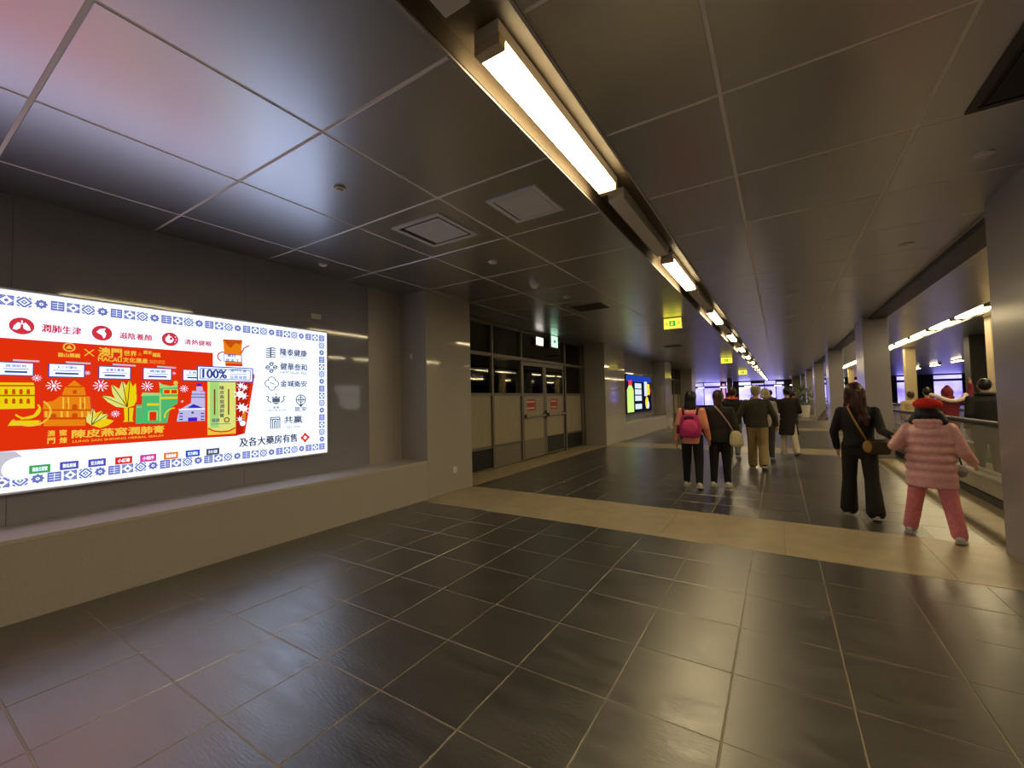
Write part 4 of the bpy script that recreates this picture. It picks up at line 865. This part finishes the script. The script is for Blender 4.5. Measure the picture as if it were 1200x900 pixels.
# 7 distant walkers
far = [(-2.2, 24, 1.66, 'distant walker in a grey coat left of the group', (70, 66, 70)), (-.3, 20, 1.70, 'distant walker in a dark blue coat behind the group', (40, 42, 58)), (.55, 23, 1.62, 'distant walker in a maroon jacket past the black coat', (86, 36, 40)), (-1.2, 28, 1.7, 'farthest walker in a tan jacket down the corridor', (120, 96, 70))]
for i, (x, y, hh, lab, c) in enumerate(far):
    person(lab, (x, y, 0), 0, hh, K('far%d' % i, c), K('darktr', (40, 38, 40)), mat('shoe_black', (24, 22, 22), .5), hair_short(M_BLKHAIR), gait=(.2, -.2), vox=.02)
_d = pray(1054, 514); HANDS = CP+_d*(6.2/_d.y)
# 8 woman in black reaching for the girl
t8, J8 = person('woman in black with long auburn hair reaching back to the girl', (.80, 6.62, 0), math.radians(-6), 1.63, K('black', (20, 18, 20)), K('blackjeans', (26, 21, 20)), mat('shoe_pale', (190, 182, 168), .5), hair_long(M_REDHAIR, .25, 1.6, .013), gait=(.1, -.12), knees=(.04, .12), arms={-1: ((-.3, .1, -1), (.1, .4, -.9)), 1: ('ik', HANDS+V3((-.05, .03, .02)), (.1, -.3, -1))}, hem=.52, bulk=1.02, flare=1.75, turn=-.95, stance=.075)
cbg = thing('crossbody_bag', 'small tan crossbody bag on the hip of the woman in black', 'bag', (.96, 6.50, .86))
bm = bmesh.new(); loft_(bm, [((0, 0, -.09), .10, .04), ((0, 0, -.06), .12, .05), ((0, 0, .05), .12, .045), ((0, 0, .085), .10, .03)]); blob('bag_body', bm, mat('leather_dark', (58, 42, 26), .45), cbg, .011, 2)
bm = bmesh.new(); ell_(bm, (-.10, -.03, .0), (.045, .03, .075)); blob('side_pouch', bm, mat('leather_tan', (176, 138, 70), .5), cbg, .01, 2)
bm = bmesh.new(); tube(bm, [(-.10, -.01, .07), (-.16, -.02, .20), (-.22, -.015, .34), (-.26, .03, .47), (-.22, .12, .52)], .011); obj('strap', bm, mat('leather_tan', (176, 138, 70), .5), cbg, True)
# 9 girl in pink puffer coat
t9, J9 = person('girl in pink puffer coat, pink trousers and red beret', (1.30, 6.02, 0), math.radians(-20), 1.43, K('puffer', (236, 178, 178), .3), K('pinktr', (226, 134, 144)), mat('shoe_silver', (206, 200, 196), .35), hair_long(M_BLKHAIR, .06, .9), gait=(.12, -.1), knees=(.05, .1), arms={-1: ('ik', HANDS+V3((.03, -.03, -.03)), (-.5, -.2, -1)), 1: ((.4, .1, -1), (.2, .75, -.55))}, hem=.37, bulk=1.34, skirt=1.08, flare=1.25, stance=.135, leg=1.25, puffy=7, collar=1.5)
bm = bmesh.new(); ell_(bm, J9['hc']+V3((0, -.01, .062)), (.118, .125, .066))
blob('beret', bm, K('red', (220, 34, 24)), t9, .011, 3)
bm = bmesh.new()
for s in (-1, 1):
    p = J9['hc']+V3((s*.07, -.02, -.03))
    for j in range(3): q = p+V3((s*.016, -.008, -.035)); ell_(bm, (p+q)/2, (.045, .045, .04)); p = q
blob('pigtails', bm, M_BLKHAIR, t9, .011, 2)
bm = bmesh.new(); ell_(bm, J9['nk']+V3((0, -.075, -.035)), (.10, .05, .075)); blob('hood', bm, MATS['cloth_puffer'], t9, .012, 3)
toy = thing('handbag', 'small grey bag held in front by the girl in pink', 'bag', (1.52, 6.26, .66))
bm = bmesh.new(); loft_(bm, [((0, 0, -.06), .10, .05), ((0, 0, 0), .12, .06), ((0, 0, .06), .09, .04)]); blob('bag_body', bm, K('grey', (140, 138, 140)), toy, .011, 2)
bm = bmesh.new(); tube(bm, [(-.07, 0, .05), (-.05, 0, .14), (.0, 0, .165), (.05, 0, .14), (.07, 0, .05)], .008); obj('bag_handle', bm, M_DARK, toy, True)
# 10 riders on the moving walkway
t10, J10 = person('person in dark red hooded jacket with white scarf raising an arm on the walkway', (3.02, 12.5, .018), math.radians(0), 1.56, K('maroon', (120, 26, 40)), K('darktr', (40, 38, 40)), mat('shoe_black', (24, 22, 22), .5), None, gait=(.03, -.03), knees=(.02, .02), arms={-1: ((-.3, .3, -.8), (-.2, .8, .2)), 1: ((.4, .1, .35), (.05, .05, 1))}, bulk=1.15, vox=.015)
bm = bmesh.new(); ell_(bm, J10['hc']+V3((0, -.012, .008)), (.10, .112, .125)); ell_(bm, J10['hc']+V3((0, -.03, .10)), (.05, .055, .07)); ell_(bm, J10['hc']+V3((0, -.01, -.1)), (.115, .10, .06)); blob('hood', bm, MATS['cloth_maroon'], t10, .012, 3)
bm = bmesh.new(); pts = [(-.27, -.10, 1.40), (-.20, -.13, 1.37), (-.10, -.15, 1.31), (0, -.16, 1.27), (.10, -.15, 1.27), (.19, -.12, 1.31), (.25, -.08, 1.39)]
for a, b in zip(pts, pts[1:]): cap_(bm, a, .045, b, .045)
blob('scarf', bm, K('fluffwhite', (226, 206, 196)), t10, .013, 2)
t11, J11 = person('rider in bulky black coat on the walkway beside the near column', (3.03, 10.6, .018), 0, 1.69, K('coatblack2', (22, 20, 20)), K('darktr', (40, 38, 40)), mat('shoe_black', (24, 22, 22), .5), hair_short(M_BLKHAIR), gait=(.03, -.03), knees=(.02, .02), hem=.36, bulk=1.22, collar=1.3, vox=.016)
t12, J12 = person('rider in beige jacket with brown hair further along the walkway', (3.05, 15.6, .018), 0, 1.50, K('beigejk', (190, 168, 124)), K('darktr', (40, 38, 40)), mat('shoe_black', (24, 22, 22), .5), hair_bun(M_BRHAIR, .04), gait=(.03, -.03), knees=(.02, .02), bulk=1.2, vox=.016)
t13, J13 = person('rider in dark grey coat behind the beige rider on the walkway', (3.1, 14.3, .018), 0, 1.58, K('darkgrey', (38, 32, 32)), K('darktr', (40, 38, 40)), mat('shoe_black', (24, 22, 22), .5), hair_short(M_BLKHAIR), gait=(.03, -.03), knees=(.02, .02), bulk=1.15, vox=.016)
